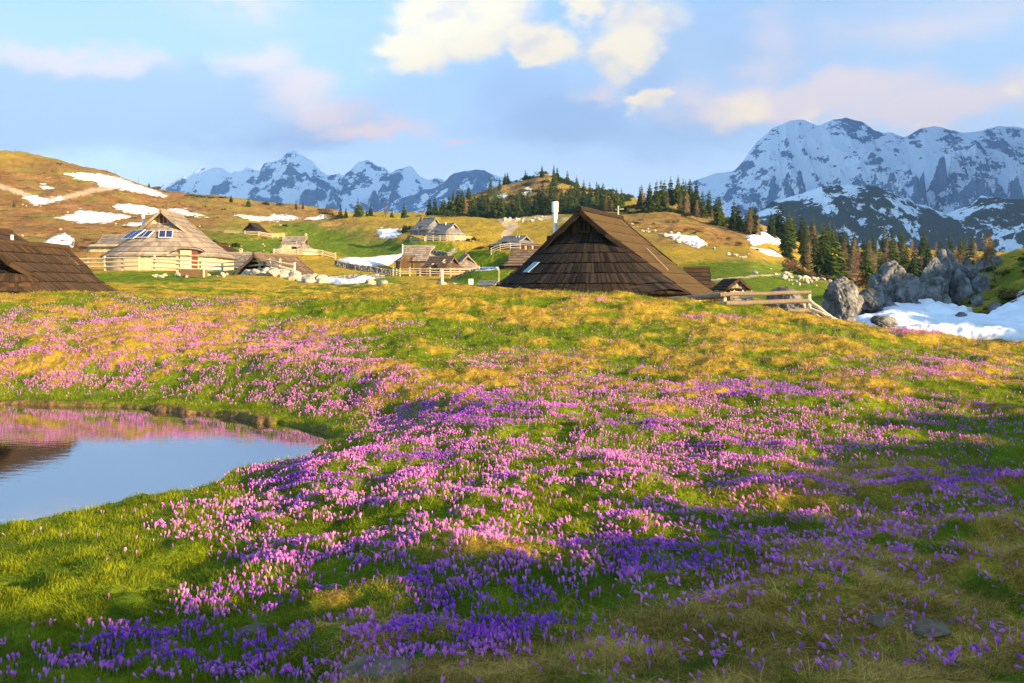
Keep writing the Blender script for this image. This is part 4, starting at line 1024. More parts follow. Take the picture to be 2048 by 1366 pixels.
def build_rocks():
    rnd = random.Random(77)
    # karst outcrops at the right: label, column, depth, top row, base row, half width px, seed
    OUT = [
     ('rounded grey limestone knob at the left end of the snow hollow', 1683, 45, 552, 632, 33, 1, 7),
     ('low limestone shoulder right of the rounded knob', 1738, 46.5, 580, 622, 34, 1, 8),
     ('broad blunt limestone crag between knob and tall cliff', 1787, 50, 526, 618, 44, 1, 9),
     ('dark rock bank filling the gap below the tall limestone cliff', 1830, 53, 556, 610, 50, 1, 10),
     ('left pillar of the tall fissured limestone cliff', 1866, 54, 510, 612, 27, 1, 11),
     ('tall fissured limestone cliff, sunlit along its top', 1903, 55, 497, 606, 33, 1, 12),
     ('slanting slab on the right of the tall limestone cliff', 1944, 55.5, 508, 604, 24, 1, 13),
     ('sunlit rock hump behind the small larches', 1985, 60, 512, 570, 34, 1, 14),
     ('grey boulder seen between the rails of the log fence', 1572, 44, 572, 632, 38, 1, 15),
     ('dark boulder sitting alone in the snow', 1768, 38, 630, 650, 22, 1, 16),
     ('small dark stone at the lower edge of the snow', 1700, 36.2, 630, 644, 14, 1, 17),
     ('small dark rock poking out of snow at the foot of the right bank', 1922, 43, 624, 634, 12, 1, 18),
     ('grey stone beside the dark right bank above the snow', 1992, 46, 602, 622, 12, 1, 19),
     ('jagged block joining blunt crag and tall cliff', 1822, 51.5, 548, 612, 22, 1, 31),
     ('low broken ledge at the snow edge below the blunt crag', 1770, 48, 596, 626, 26, 1, 32),
     ('thin upright fin between pillar and sunlit cliff', 1884, 54.5, 500, 600, 16, 1, 33),
     ('short stub right of the fin, under the cliff crest', 1922, 54, 530, 608, 20, 1, 34),
     ('broken rock step right of the slanting slab', 1962, 54, 545, 604, 20, 1, 35),
     ('small jagged block between the rounded knob and low shoulder', 1712, 46, 588, 628, 15, 1, 36),
     ('narrow grey stone at the snow edge below the cliff', 1893, 50, 586, 610, 9, 1, 20),
     ('leaning grey stone at the snow edge below the slab', 1955, 49, 585, 606, 10, 1, 21)]
    for lab, px, Y, top, base, hw, _, sd in OUT:
        s = Y/F; hz = (base-top)*s; w = hw*s
        me = rock_mesh('limestone_outcrop', (w*1.16, w*1.0, hz*.70), sd, 6 if hw > 20 else 4, .34, .15 if hw > 20 else .06)
        X = (px-CX)/F*Y; z = EYE+(YH-base)/F*Y
        o = link('limestone_outcrop' if hw > 20 else 'boulder', me, None, (X, Y, z+hz*.28)); o.rotation_euler.z = rnd.uniform(-.4, .4)
        tag(o, lab, 'rock')
    meshes = [rock_mesh('stone', (1, .85, .7), 30+i, 3, .3) for i in range(6)]
    for m in meshes: m.materials[0] = STONE
    def stone(px, Y, w, lab, grp, name='stone', sink=.25, zs=1):
        X = (px-CX)/F*Y; r = w*.5
        o = link(name, rnd.choice(meshes), None, (X, Y, gz(X, Y)+r*(.7-sink)*.6)); o.scale = (r*rnd.uniform(.9, 1.2), r*rnd.uniform(.8, 1.1), r*rnd.uniform(.75, 1.15)*zs); o.rotation_euler = (rnd.uniform(-.3, .3), rnd.uniform(-.3, .3), rnd.uniform(0, 6))
        tag(o, lab, 'stone', grp); return o
    # heap of pale stones below the curved fence
    for i in range(120):
        t = rnd.random(); px = 492+t*160; off = rnd.random()
        Y = 75.5-t*2.5-off*7.0*(.5+t*.5); w = rnd.choice((.5, .6, .7, .85, 1.0, 1.2))*(.7+.5*t)
        stone(px, Y, w, 'pale sunlit stone in the heap below the curved fence', 'stones heaped below the curved fence')
    for i in range(22): stone(rnd.uniform(300, 500), rnd.uniform(70, 76), rnd.uniform(.25, .6), 'small pale stone scattered in grass before the solar hut fence', 'stones scattered before the solar hut')
    for px, Y, w, lab in ((741, 63, .9, 'pale rounded boulder on the crest above the snow hollow'), (764, 62, 1.05, 'upright pale boulder on the crest left of the tall post'), (781, 62, .7, 'low pale stone right of the upright boulder'), (884, 66, .9, 'stone at the foot of the wooden post on the crest'), (911, 66, 1.0, 'jagged pale stone beside the small signpost'), (640, 66, .7, 'last pale stone at the right end of the heap'), (715, 60, .5, 'small flat stone on the crest left of the boulders')):
        stone(px, Y, w, lab, None, 'boulder', .15)
    for i in range(42):
        px = rnd.uniform(1180, 1500); Y = 150+(1500-px)*.33+rnd.uniform(-12, 12)
        stone(px, Y, rnd.uniform(.5, 1.5), 'pale limestone block strewn along the wood edge above the big hut', 'limestone blocks along the wood edge')
    for i in range(46):
        px = rnd.gauss(1610, 40); Y = rnd.gauss(112, 7)
        stone(px, Y, rnd.uniform(.3, 1.0), 'pale stone strewn on the straw-coloured bank below the snow', 'stones on the right-hand bank')
    for i in range(26):
        px = rnd.uniform(1005, 1090); stone(px, rnd.uniform(300, 325), rnd.uniform(.8, 2.0), 'pale stone at the edge of the dark wood above the track', 'stones at the wood edge above the track')
    for i in range(60):
        px = rnd.uniform(20, 640); Y = rnd.uniform(130, 330)
        stone(px, Y, rnd.uniform(.3, .9), 'stone lying in the heath of the left hillside', 'stones in the left hillside heath')
    # flat earth-coloured stones in the foreground
    for px, py, w, lab in ((515, 1268, .40, 'flat grey-brown stone among violet crocuses in the foreground'), (760, 1338, .5, 'flat stone half buried in grass at the bottom of the view'), (1850, 1262, .34, 'bare earthy stone in the straw grass of the right foreground'), (1760, 1248, .2, 'small earthy lump left of the bare stone in straw grass')):
        X, Y, Z, ok = hit(px, py, 4, 40)
        me = rock_mesh('flat_stone', (w*.5, w*.38, .06), int(px), 4, .3, 0, EARTH)
        o = link('flat_stone', me, None, (X[0], Y[0], gz(X[0], Y[0])+.012)); tag(o, lab, 'stone')
    # dry stone walls
    def wall(lab, pts, h, seed):
        r2 = random.Random(seed); V0, F0 = ico(2); Vs = []; Fs = []; c0 = pts[0]; n = 0
        base = at(*c0)
        for (a, Ya), (b, Yb) in zip(pts[:-1], pts[1:]):
            A = at(a, Ya); B = at(b, Yb); L = (B-A).length; k = int(L/.38)
            for i in range(k):
                p = A.lerp(B, i/k); z = gz(p.x, p.y)
                for j in range(int(h/.24)):
                    for dd in (-.18, .18):
                        s = np.array([r2.uniform(.17, .30), r2.uniform(.16, .26), r2.uniform(.12, .18)])
                        Vs.append(V0*s*(1+.25*fbm3(V0*1.5+r2.random()*99, 2, 5))[:, None]+np.array([p.x+r2.uniform(-.08, .08), p.y+dd+r2.uniform(-.05, .05), z+.1+j*.24])-np.array(base)); Fs.append(F0+n); n += len(V0)
        o = link('stone_wall', mesh_np('stone_wall', np.concatenate(Vs), np.concatenate(Fs), ROCK, False), None, base); tag(o, lab, 'stone wall')
    wall('dry stone wall in shade above the snow hollow', [(672, 151), (720, 149), (790, 147)], 1.1, 3)
    wall('dry stone wall at the foot of the yellow bank below the flared hut', [(640, 120), (700, 128), (770, 134)], .7, 4)
    wall('low stone wall on the turf below the patched brown hut', [(905, 122), (985, 121)], .45, 5)
    wall('rough stone wall below the front silver hut', [(868, 196), (895, 194), (912, 198)], 1.0, 6)

def build_snow():
    def b(g):
        n = g.noise(.6, 6, .6); n2 = g.noise(3, 5)
        d = g.ramp(g.noise(.35, 7, .7), .5, .72, 0, .45)
        e = g.ramp(g.math('ADD', g.attr('edge'), g.math('MULTIPLY', g.math('SUBTRACT', g.noise(.8, 5, .7), .5), .9)), .10, .42, .75, 0)
        d = g.math('MAXIMUM', d, e)
        g.out(g.bsdf(g.mix(d, g.mix(g.ramp(n, .35, .7), (.70, .71, .74), (.82, .83, .85)), (.48, .42, .35)), .8, g.bump(g.math('ADD', n, g.math('MULTIPLY', n2, .3)), .35, .15), .2))
    M = material('old_snow', b)
    S = [
     [(128, 346), (165, 346), (200, 348), (240, 356), (262, 366), (290, 374), (338, 392), (322, 394), (285, 386), (248, 380), (205, 374), (180, 362), (150, 356)],
     [(103, 434), (140, 430), (160, 420), (200, 424), (272, 432), (232, 440), (215, 446), (165, 446)],
     [(224, 412), (250, 407), (290, 412), (330, 422), (305, 430), (262, 427), (236, 421)],
     [(333, 418), (360, 417), (416, 433), (385, 431), (350, 426)],
     [(84, 486), (112, 470), (130, 466), (150, 478), (148, 494), (128, 500), (100, 498)],
     [(468, 429), (500, 431), (530, 434), (548, 428), (585, 431), (604, 437), (560, 442), (500, 441)],
     [(606, 437), (628, 434), (645, 430), (655, 436), (630, 441)],
     [(45, 394), (70, 392), (100, 398), (120, 392), (128, 397), (95, 408), (68, 410)],
     [(75, 372), (92, 370), (108, 376), (95, 379)],
     [(752, 459), (775, 457), (803, 458), (804, 468), (785, 477), (760, 477)],
     [(674, 519), (700, 514), (730, 515), (765, 511), (806, 507), (803, 520), (775, 530), (735, 533), (700, 531)],
     [(632, 554), (665, 555), (700, 558), (722, 551), (762, 547), (752, 556), (725, 566), (690, 570), (650, 566)],
     [(938, 535), (965, 532), (1004, 531), (995, 540), (950, 542)],
     [(1318, 467), (1350, 468), (1392, 471), (1416, 488), (1396, 497), (1368, 486), (1345, 474)],
     [(1490, 472), (1515, 466), (1530, 460), (1572, 482), (1560, 490), (1530, 486), (1505, 492)],
     [(1500, 494), (1545, 500), (1572, 514), (1540, 512)],
     [(1622, 508), (1642, 514), (1634, 534), (1620, 526)],
     [(1174, 370), (1190, 374), (1208, 383), (1196, 387), (1182, 378)],
     [(1040, 380), (1060, 374), (1066, 386), (1048, 392)], [(990, 392), (1012, 388), (1018, 396), (1000, 400)],
     [(240, 452), (262, 444), (300, 446), (275, 452)],
     [(1690, 646), (1700, 632), (1730, 618), (1775, 604), (1830, 589), (1856, 589), (1872, 597), (1900, 598), (1946, 606), (1938, 622), (1985, 618), (2048, 607), (2150, 596), (2260, 640), (2260, 740), (2130, 712), (2048, 700), (1940, 684), (1840, 672), (1760, 662)],
    ]
    for k, P in enumerate(S):
        P = np.array(P, float); gully = k == len(S)-1
        x0, y0 = P.min(0)-4; x1, y1 = P.max(0)+4
        st = 2.5 if gully else 1.0
        gx = np.arange(x0, x1, st); gy = np.arange(y0, y1, st*.5)
        PX, PY = np.meshgrid(gx, gy)
        wob = fbm(PX/14, PY/6, 4, 300+k)*(5 if not gully else 6)
        sd = -sdf_poly(PX+wob, (PY+wob*.4)*1.0, P.tolist())
        if gully:
            Yr = np.interp(PY, [585, 610, 640, 665, 760], [58, 49, 42.5, 37, 31.5]); X = (PX-CX)/F*Yr; Y = Yr
            Z = ground_z(X.ravel(), Y.ravel()).reshape(X.shape)
            okk = np.ones(X.shape, bool)
        else:
            X, Y, Z, ok = hit(PX.ravel(), PY.ravel(), 60, 700, 260)
            X = X.reshape(PX.shape); Y = Y.reshape(PX.shape); Z = ground_z(X.ravel(), Y.ravel()).reshape(PX.shape); okk = ok.reshape(PX.shape)
        th = np.clip(sd*(.06 if not gully else .03), -.3, .5 if not gully else .35)
        Z = Z+th
        n0, n1 = PX.shape; i = np.arange(n0-1)[:, None]*n1; j = np.arange(n1-1)[None, :]
        Fc = np.stack([i+j, i+n1+j, i+n1+j+1, i+j+1], -1).reshape(-1, 4)
        dY = np.abs(Y.ravel()[Fc].max(1)-Y.ravel()[Fc].min(1))
        keep = (sd.ravel()[Fc].max(1) > -3) & okk.ravel()[Fc].all(1) & (dY < (14 if not gully else 99))
        Fc = Fc[keep]
        if not len(Fc): continue
        used = np.unique(Fc); mp = -np.ones(PX.size, int); mp[used] = np.arange(len(used))
        V = np.stack([X.ravel(), Y.ravel(), Z.ravel()], 1)[used]
        tag(link('snow_patch', mesh_np('snow_patch', V, mp[Fc], M, True, {'edge': np.clip(sd.ravel()[used]/(9 if not gully else 22), 0, 1)})), 'old snow left in a hollow', kind='structure')
# ------------------------------------------------------------------ trees
def mat_leaf(name, c1, c2, transl=.25, sc=.8):
    def b(g):
        n = g.noise(sc, 4, .6); n2 = g.noise(9, 3, vec=g.obj)
        oi = g.mk('ShaderNodeObjectInfo').outputs['Random']
        v = g.math('ADD', g.math('MULTIPLY', n, .7), g.math('ADD', g.math('MULTIPLY', n2, .4), g.math('MULTIPLY', g.math('SUBTRACT', oi, .5), .5)))
        c = g.mix(g.ramp(v, .25, .85), c1, c2)
        d = g.bsdf(c, .95, None, .05)
        t = g.mk('ShaderNodeBsdfTranslucent'); g.put(t.inputs[0], c)
        m = g.mk('ShaderNodeMixShader'); m.inputs[0].default_value = transl
        g.nt.links.new(d, m.inputs[1]); g.nt.links.new(t.outputs[0], m.inputs[2]); g.out(m.outputs[0])
    return material(name, b)
NEEDLE = mat_leaf('spruce_needles', (.014, .030, .010), (.075, .105, .016))
LARCHM = mat_leaf('bare_larch_twigs', (.13, .085, .045), (.30, .20, .10), .3)
SCRUB = mat_leaf('dwarf_pine_needles', (.010, .024, .008), (.045, .070, .014))
BROWNB = mat_leaf('bare_shrub_twigs', (.06, .033, .02), (.15, .085, .045), .3)
BARK = flat('tree_bark', (.09, .06, .045), .95, .4, 8)
LBARK = flat('larch_bark', (.15, .095, .06), .95, .3, 8)
def tri_mesh(name, V, mat):
    V = np.array(V, np.float32); F_ = np.arange(len(V)).reshape(-1, 3)
    return mesh_np(name, V, F_, mat, False)
def spruce_meshes(seed, layers=17, nb=11, R_=.20, gap=.0, droop=.45, thin=1.0, mat=None, bare=.08):
    r = random.Random(seed); V = []
    for i in range(layers):
        t = (i+r.uniform(-.3, .3))/layers; z = bare+(1-bare)*t
        rad = R_*(1-t)**.85*r.uniform(.75, 1.2)+.012
        n = max(4, int(nb*(1-t*.5)))
        a0 = r.uniform(0, 6.28)
        for j in range(n):
            if r.random() < gap: continue
            a = a0+6.2832*(j+r.uniform(-.35, .35))/n; L = rad*r.uniform(.6, 1.15)
            ca, sa = math.cos(a), math.sin(a); tip = Vector((ca*L, sa*L, z-L*droop*r.uniform(.6, 1.3)))
            root = Vector((0, 0, z+.012)); w = L*.30*thin*r.uniform(.8, 1.3); side = Vector((-sa, ca, 0))*w
            mid = root.lerp(tip, .55)+Vector((0, 0, L*.05))
            V += [root, mid-side, tip, root, tip, mid+side]
            hang = Vector((0, 0, -L*.35*thin))
            V += [root.lerp(mid, .4), mid-side*.4+hang, tip+hang*.3]
    m2 = MB(); m2.log((0, 0, -.03), (0, 0, .97), .014, .002, n=5)
    return tri_mesh('crown', V, mat or NEEDLE), m2
def larch_meshes(seed, lean=0, layers=20, nb=7, z0=.18):
    r = random.Random(seed); V = []
    def ax(z): return Vector((lean*math.sin(z*2.2)*.12, lean*.05*math.sin(z*4), z))
    for i in range(layers):
        t = i/layers; z = z0+(.98-z0)*t; rad = .19*(1-t)**.7*r.uniform(.6, 1.25)+.015
        for j in range(nb):
            a = r.uniform(0, 6.28); L = rad*r.uniform(.5, 1.2); ca, sa = math.cos(a), math.sin(a)
            root = ax(z); tip = root+Vector((ca*L, sa*L, L*r.uniform(-.15, .3))); side = Vector((-sa, ca, 0))
            up = Vector((0, 0, .006)); V += [root-up, tip, root+up]
            for k in range(9):
                q = root.lerp(tip, r.uniform(.25, 1)); e = q+side*r.uniform(-1, 1)*L*.3+Vector((0, 0, r.uniform(-.05, .03)))+Vector((ca, sa, 0))*L*.12
                d = Vector((r.uniform(-1, 1), r.uniform(-1, 1), r.uniform(-1, 1)))*.008
                V += [q-d, e, q+d]
    m = MB(); k = 8
    for i in range(k): m.log(ax(-.03+i/k*1.0), ax(-.03+(i+1)/k*1.0), .010*(1-i/k)+.002, .010*(1-(i+1)/k)+.002, n=6)
    return tri_mesh('crown', V, LARCHM), m
def bush_mesh(seed, mat, n=420, flat_=.55):
    r = random.Random(seed); V = []
    cl = [(r.uniform(-.6, .6), r.uniform(-.6, .6), r.uniform(.15, .5)*flat_*1.4, r.uniform(.25, .5)) for _ in range(9)]
    for _ in range(n):
        cx, cy, cz, cr = r.choice(cl); d = Vector((r.gauss(0, 1), r.gauss(0, 1), r.gauss(0, 1))).normalized()*cr*r.uniform(.6, 1.05)
        p = Vector((cx, cy, cz))+Vector((d.x, d.y, abs(d.z)*flat_*1.5-.1)); s = r.uniform(.07, .17)
        q = [p+Vector((r.uniform(-1, 1), r.uniform(-1, 1), r.uniform(-.4, 1)))*s for _ in range(3)]
        V += q
    return tri_mesh('foliage', V, mat)
def build_trees():
    rnd = random.Random(2024)
    SP = [spruce_meshes(s, layers=l, R_=q, gap=gp) for s, l, q, gp in ((1, 18, .23, .04), (2, 20, .19, .1), (3, 16, .27, .08), (4, 19, .21, .18), (5, 15, .29, .05))]
    LA = [larch_meshes(s) for s in (11, 12, 13, 14)]
    DT = [spruce_meshes(s, layers=9, nb=4, R_=.14, gap=.45, thin=.5, bare=.35) for s in (21, 22)]
    trunks = {}
    def tree(px, Y, h, kind, lab, grp, dx=0):
        src = {'s': SP, 'l': LA, 'd': DT}[kind]; k = rnd.randrange(len(src)); crown, tm = src[k]
        key = (kind, k)
        if key not in trunks: trunks[key] = tm.mesh('trunk', LBARK if kind == 'l' else BARK)
        X = (px-CX)/F*Y; nm = {'s': 'spruce_tree', 'l': 'larch_tree', 'd': 'stunted_tree'}[kind]
        root = empty(nm, (X, Y, gz(X, Y)-.1), rnd.uniform(0, 6.28), h); root.scale = (h*rnd.uniform(.85, 1.2), h*rnd.uniform(.85, 1.2), h)
        tag(root, lab, 'tree', grp)
        link('crown', crown, root); link('trunk', trunks[key], root)
    # wood along the shaded foot of the knoll
    for i in range(140):
        px = rnd.uniform(860, 1215); f = rnd.random(); Y = 348+f**1.3*100
        if px < 930 and rnd.random() < .35: continue
        if px > 1100 and rnd.random() < .45: Y += 20
        tree(px, Y, rnd.uniform(8, 13.5)*(.75 if px < 900 else 1), 's', 'dark spruce in the dense wood at the foot of the brown knoll', 'spruces in the wood below the knoll')
    for i in range(26):
        px = rnd.uniform(900, 1230); Y = rnd.uniform(455, 520)
        tree(px, Y, rnd.uniform(4, 9), 's', 'spruce scattered higher on the flank of the brown knoll', 'spruces on the knoll flank')
    for i in range(11):
        tree(rnd.uniform(880, 1240), rnd.uniform(350, 400), rnd.uniform(5, 9), 'l', 'bare tan larch among the dark spruces below the knoll', 'larches in the wood below the knoll')
    for i in range(36):
        px = rnd.uniform(1215, 1420); Y = rnd.uniform(285, 370)
        tree(px, Y, rnd.uniform(6, 10.5), 's', 'spruce in the wood strip above the big dark hut', 'spruces above the big hut')
    for i in range(14):
        px = rnd.uniform(1400, 1545); Y = np.interp(px, [1400, 1545], [270, 225])+rnd.uniform(0, 60)
        tree(px, Y, rnd.uniform(6, 10), 's', 'spruce in the thinning wood strip descending to the right', 'spruces descending to the right')
    for i in range(14):
        px = rnd.uniform(1210, 1520); Y = np.interp(px, [1210, 1400, 1540], [300, 265, 215])+rnd.uniform(-5, 40)
        tree(px, Y, rnd.uniform(4.5, 7.5), 'l', 'bare brown larch standing among spruces above the big hut', 'larches above the big hut')
    # valley wood on the right
    for i in range(84):
        px = rnd.uniform(1545, 1985); lo = np.interp(px, [1545, 1650, 1720, 1985], [225, 185, 180, 200]); Y = lo+rnd.random()**1.2*270
        tree(px, Y, rnd.uniform(7, 12.5), 's', 'tall spruce in the valley wood behind the limestone crags', 'spruces in the valley wood')
    for i in range(38):
        px = rnd.uniform(1600, 1960); Y = np.interp(px, [1600, 1720, 1960], [170, 160, 190])+rnd.random()*200
        tree(px, Y, rnd.uniform(5.5, 10), 'l', 'leafless orange-brown larch in the valley wood', 'larches in the valley wood')
    # singles
    ONE = [(681, 372, 6.5, 's', 'dark spruce at the left end of the low hedge of trees on the ridge'), (692, 385, 5, 's', 'smaller spruce touching the leftmost ridge spruce'), (716, 375, 9, 's', 'tallest spruce left of the bare larch on the ridge'), (722, 390, 8, 's', 'spruce overlapping the tallest ridge spruce'), (741, 380, 7, 's', 'slim spruce right of the ridge pair'), (733, 372, 4.5, 's', 'low spruce between ridge spruces'),
           (771, 350, 5.6, 'l', 'bare larch alone on the middle of the ridge'), (808, 356, 6.2, 's', 'broad bushy spruce in front of the snow gully on the ridge'), (784, 420, 6, 's', 'little spruce seen against the snow of the far range'), (859, 365, 10, 's', 'tall spruce standing free at the left edge of the wood'), (872, 372, 7, 's', 'spruce just right of the free tall spruce'), (887, 390, 11, 's', 'slender spruce with sunlit side near the wood edge'),
           (497, 405, 5.0, 's', 'spruce on the left hill crest under the far range'), (462, 415, 4.2, 's', 'ragged spruce left of the crest spruce'), (592, 415, 5.0, 's', 'dark spruce above the long snow strip'), (606, 420, 3.6, 's', 'small spruce beside the one above the snow strip'), (298, 440, 3.2, 's', 'small spruce on the hill crest above the upper snow'), (28, 300, 2.8, 's', 'lone dark little spruce on the left hillside'),
           (30, 447, 3.4, 'd', 'stunted bare tree on top of the left hill'), (230, 447, 4.2, 'd', 'stunted tree pair top on the left skyline'), (214, 448, 3.2, 'd', 'short stunted tree on the left skyline'), (277, 447, 3.8, 'd', 'thin stunted tree above the upper snow patch'), (172, 447, 2.8, 'd', 'tiny stunted tree on the rocky skyline hump'),
           (1198, 515, 5.5, 's', 'tiny lone spruce on the right shoulder of the brown knoll'), (1181, 515, 4, 'd', 'tiny bare trunk beside the lone spruce on the knoll'), (1010, 520, 8, 's', 'leftmost spruce on the knoll skyline'), (1085, 522, 5, 's', 'spruce just below the knoll summit'),
           (1437, 255, 7.5, 's', 'slim spruce against the snowy massif'), (1468, 245, 9.0, 's', 'tall dark spruce silhouetted against the massif foot'), (1502, 232, 7.5, 'l', 'large bare larch silhouetted at the right end of the wood strip')]
    for px, Y, h, k, lab in ONE: tree(px, Y, h, k, lab, None)
    # two small larches beside the cliff, with curved stems
    for px, Y, top, base, sd, ln, lab in ((1966, 56.0, 462, 562, 31, .7, 'small golden larch left of the pair beside the limestone cliff'), (1992, 55.0, 468, 566, 32, -1.0, 'small golden larch with a bent stem, right of the pair by the cliff')):
        c, m = larch_meshes(sd, ln, 13, 5, .42); s = Y/F; h = (base-top)*s; X = (px-CX)/F*Y
        root = empty('larch_tree', (X, Y, EYE+(YH-base)/F*Y), 0, h); root.scale = (h*1.25, h*1.25, h); tag(root, lab, 'tree')
        link('crown', c, root); link('trunk', m.mesh('trunk', LBARK), root)
    # dwarf pine and bare shrubs
    BU = [bush_mesh(s, SCRUB) for s in (41, 42, 43)]; BB = [bush_mesh(s, BROWNB, 300, .8) for s in (51, 52)]
    def bush(px, Y, w, lab, grp, src=BU, zs=1, nm='dwarf_pine'):
        X = (px-CX)/F*Y; o = link(nm, rnd.choice(src), None, (X, Y, gz(X, Y)-.1)); o.scale = (w, w, w*zs*rnd.uniform(.7, 1.1)); o.rotation_euler.z = rnd.uniform(0, 6.28)
        tag(o, lab, 'shrub', grp)
    for i in range(110):
        px = rnd.uniform(920, 1260); Y = rnd.uniform(440, 520) if px > 1010 else rnd.uniform(400, 500)
        bush(px, Y, rnd.uniform(2.5, 4.8), 'dark dwarf pine thicket on the flank of the brown knoll', 'dwarf pines on the knoll')
    for i in range(90):
        px = rnd.uniform(865, 1215); bush(px, rnd.uniform(343, 420), rnd.uniform(3.5, 6.5), 'dark bushy undergrowth between the spruces below the knoll', 'undergrowth in the wood below the knoll', zs=1.2)
    for i in range(64):
        px = rnd.uniform(1225, 1500); Y = np.interp(px, [1225, 1400, 1500], [300, 262, 228])+rnd.uniform(0, 70)
        bush(px, Y, rnd.uniform(1.8, 3.4), 'dark dwarf pine bush under the trees above the big hut', 'dwarf pines above the big hut', zs=1.1)
    for i in range(16):
        bush(rnd.uniform(1570, 1690), rnd.uniform(122, 150), rnd.uniform(.9, 1.8), 'dark dwarf pine bush at the lower edge of the valley wood', 'dwarf pines below the valley wood')
    for i in range(9):
        px = rnd.uniform(385, 480); bush(px, 205+rnd.uniform(-12, 12), rnd.uniform(1.0, 2.2), 'dark low scrub in the shaded hollow left of the small dark hut', 'scrub left of the small dark hut')
    for px, Y, w in ((118, 440, 2.2), (312, 440, 2.6), (330, 438, 1.8), (380, 430, 3.2), (400, 425, 3.0), (425, 425, 2.5), (445, 424, 2.4), (530, 430, 3), (560, 432, 2.6), (640, 438, 2)):
        bush(px, Y, w, 'low dark dwarf pine on the crest of the left hill', 'dwarf pines on the left crest')
    for px, Y, w in ((930, 214, 1.6), (945, 206, 1.8), (960, 200, 1.4), (820, 270, 3.2), (835, 262, 2.4), (805, 268, 2.6)):
        bush(px, Y, w, 'dark scrub around the upper silver huts', 'scrub by the upper silver huts')
    for i in range(30):
        px = rnd.uniform(1800, 1990); Y = rnd.uniform(50, 62); bush(px, Y, rnd.uniform(.25, .7), 'low brown heath shrub growing between the limestone crags', 'heath shrubs between the crags', BB if rnd.random() < .6 else BU, nm='heath_shrub')
    for i in range(24):
        px = rnd.uniform(1975, 2100); Y = rnd.uniform(46, 60); bush(px, Y, rnd.uniform(.3, .8), 'dark shrub on the shaded bank at the right edge', 'shrubs on the right bank', BB if rnd.random() < .5 else BU, nm='heath_shrub')
    for i in range(95):
        px = rnd.uniform(10, 240) if i < 55 else rnd.uniform(230, 640); Y = rnd.uniform(125, 200) if i < 55 else rnd.uniform(200, 380)
        bush(px, Y, rnd.uniform(.5, 1.5), 'low brown heath shrub on the left hillside', 'heath shrubs on the left hillside', BB if rnd.random() < .7 else BU, .8, nm='heath_shrub')
    for i in range(40):
        px = rnd.uniform(1230, 1520); bush(px, np.interp(px, [1230, 1520], [270, 190])+rnd.uniform(-25, 10), rnd.uniform(.4, 1.2), 'low brown heath shrub on the slope above the big hut', 'heath shrubs above the big hut', BB if rnd.random() < .7 else BU, .8, nm='heath_shrub')
    for i in range(14):
        px = rnd.uniform(1560, 1740); bush(px, rnd.uniform(135, 170), rnd.uniform(1, 2), 'leafless brown bush at the lower edge of the valley wood', 'bare bushes by the valley wood', BB, 1.3, 'bare_bush')
    for i in range(24):
        px = rnd.uniform(640, 860); bush(px, rnd.uniform(345, 420), rnd.uniform(1.5, 3.5), 'brown scrub on the low ridge under the far range', 'scrub on the low ridge', BB if rnd.random() < .7 else BU, .8, 'bare_bush')
    # wooden posts on the crest
    for px, Y, top, lab in ((884, 64, 540, 'thick weathered wooden post among stones on the crest'), (942, 66, 553, 'pale signpost standing on the crest')):
        p = at(px, Y); s = Y/F; h = (572-top)*s
        m = MB(); m.log((0, 0, -.2), (0, 0, h), .11 if px == 884 else .05, n=8, tone=.7)
        o = link('wooden_post', m.mesh('wooden_post', WOOD['rail_wood'])); o.location = p; tag(o, lab, 'post')
        if px == 942:
            b = MB(); b.box((0, -.06, h-.25), .34, .04, .5, .9); b.build('sign_board', flat('sign_board', (.55, .53, .5), .7), o)

# ------------------------------------------------------------------ grass and flowers
def in_view(px, m=60): return (px > -m) & (px < 2048+m)
def scatter(rs, n, y0, y1, power):
    """ground points in the view wedge, depth density ~ Y^-power"""
    if abs(power-1) < 1e-3: Y = np.exp(rs.uniform(math.log(y0), math.log(y1), n))
    else:
        a = 1-power; Y = (rs.uniform(0, 1, n)*(y1**a-y0**a)+y0**a)**(1/a)
    u = rs.uniform(-.60, .60, n); return u*Y, Y
def mat_blade(name, lo, hi, tip, transl=.35):
    def b(g):
        t = g.attr('tone')
        n = g.noise(1.3, 4)
        v = g.math('ADD', g.math('MULTIPLY', t, .8), g.math('MULTIPLY', g.math('SUBTRACT', n, .5), .7))
        c = g.mix(g.ramp(v, 0, 1), lo, hi)
        d = g.bsdf(c, .7, None, .15)
        tr = g.mk('ShaderNodeBsdfTranslucent'); g.put(tr.inputs[0], g.mix(.5, c, tip))
        m = g.mk('ShaderNodeMixShader'); m.inputs[0].default_value = transl
        g.nt.links.new(d, m.inputs[1]); g.nt.links.new(tr.outputs[0], m.inputs[2]); g.out(m.outputs[0])
    return material(name, b)
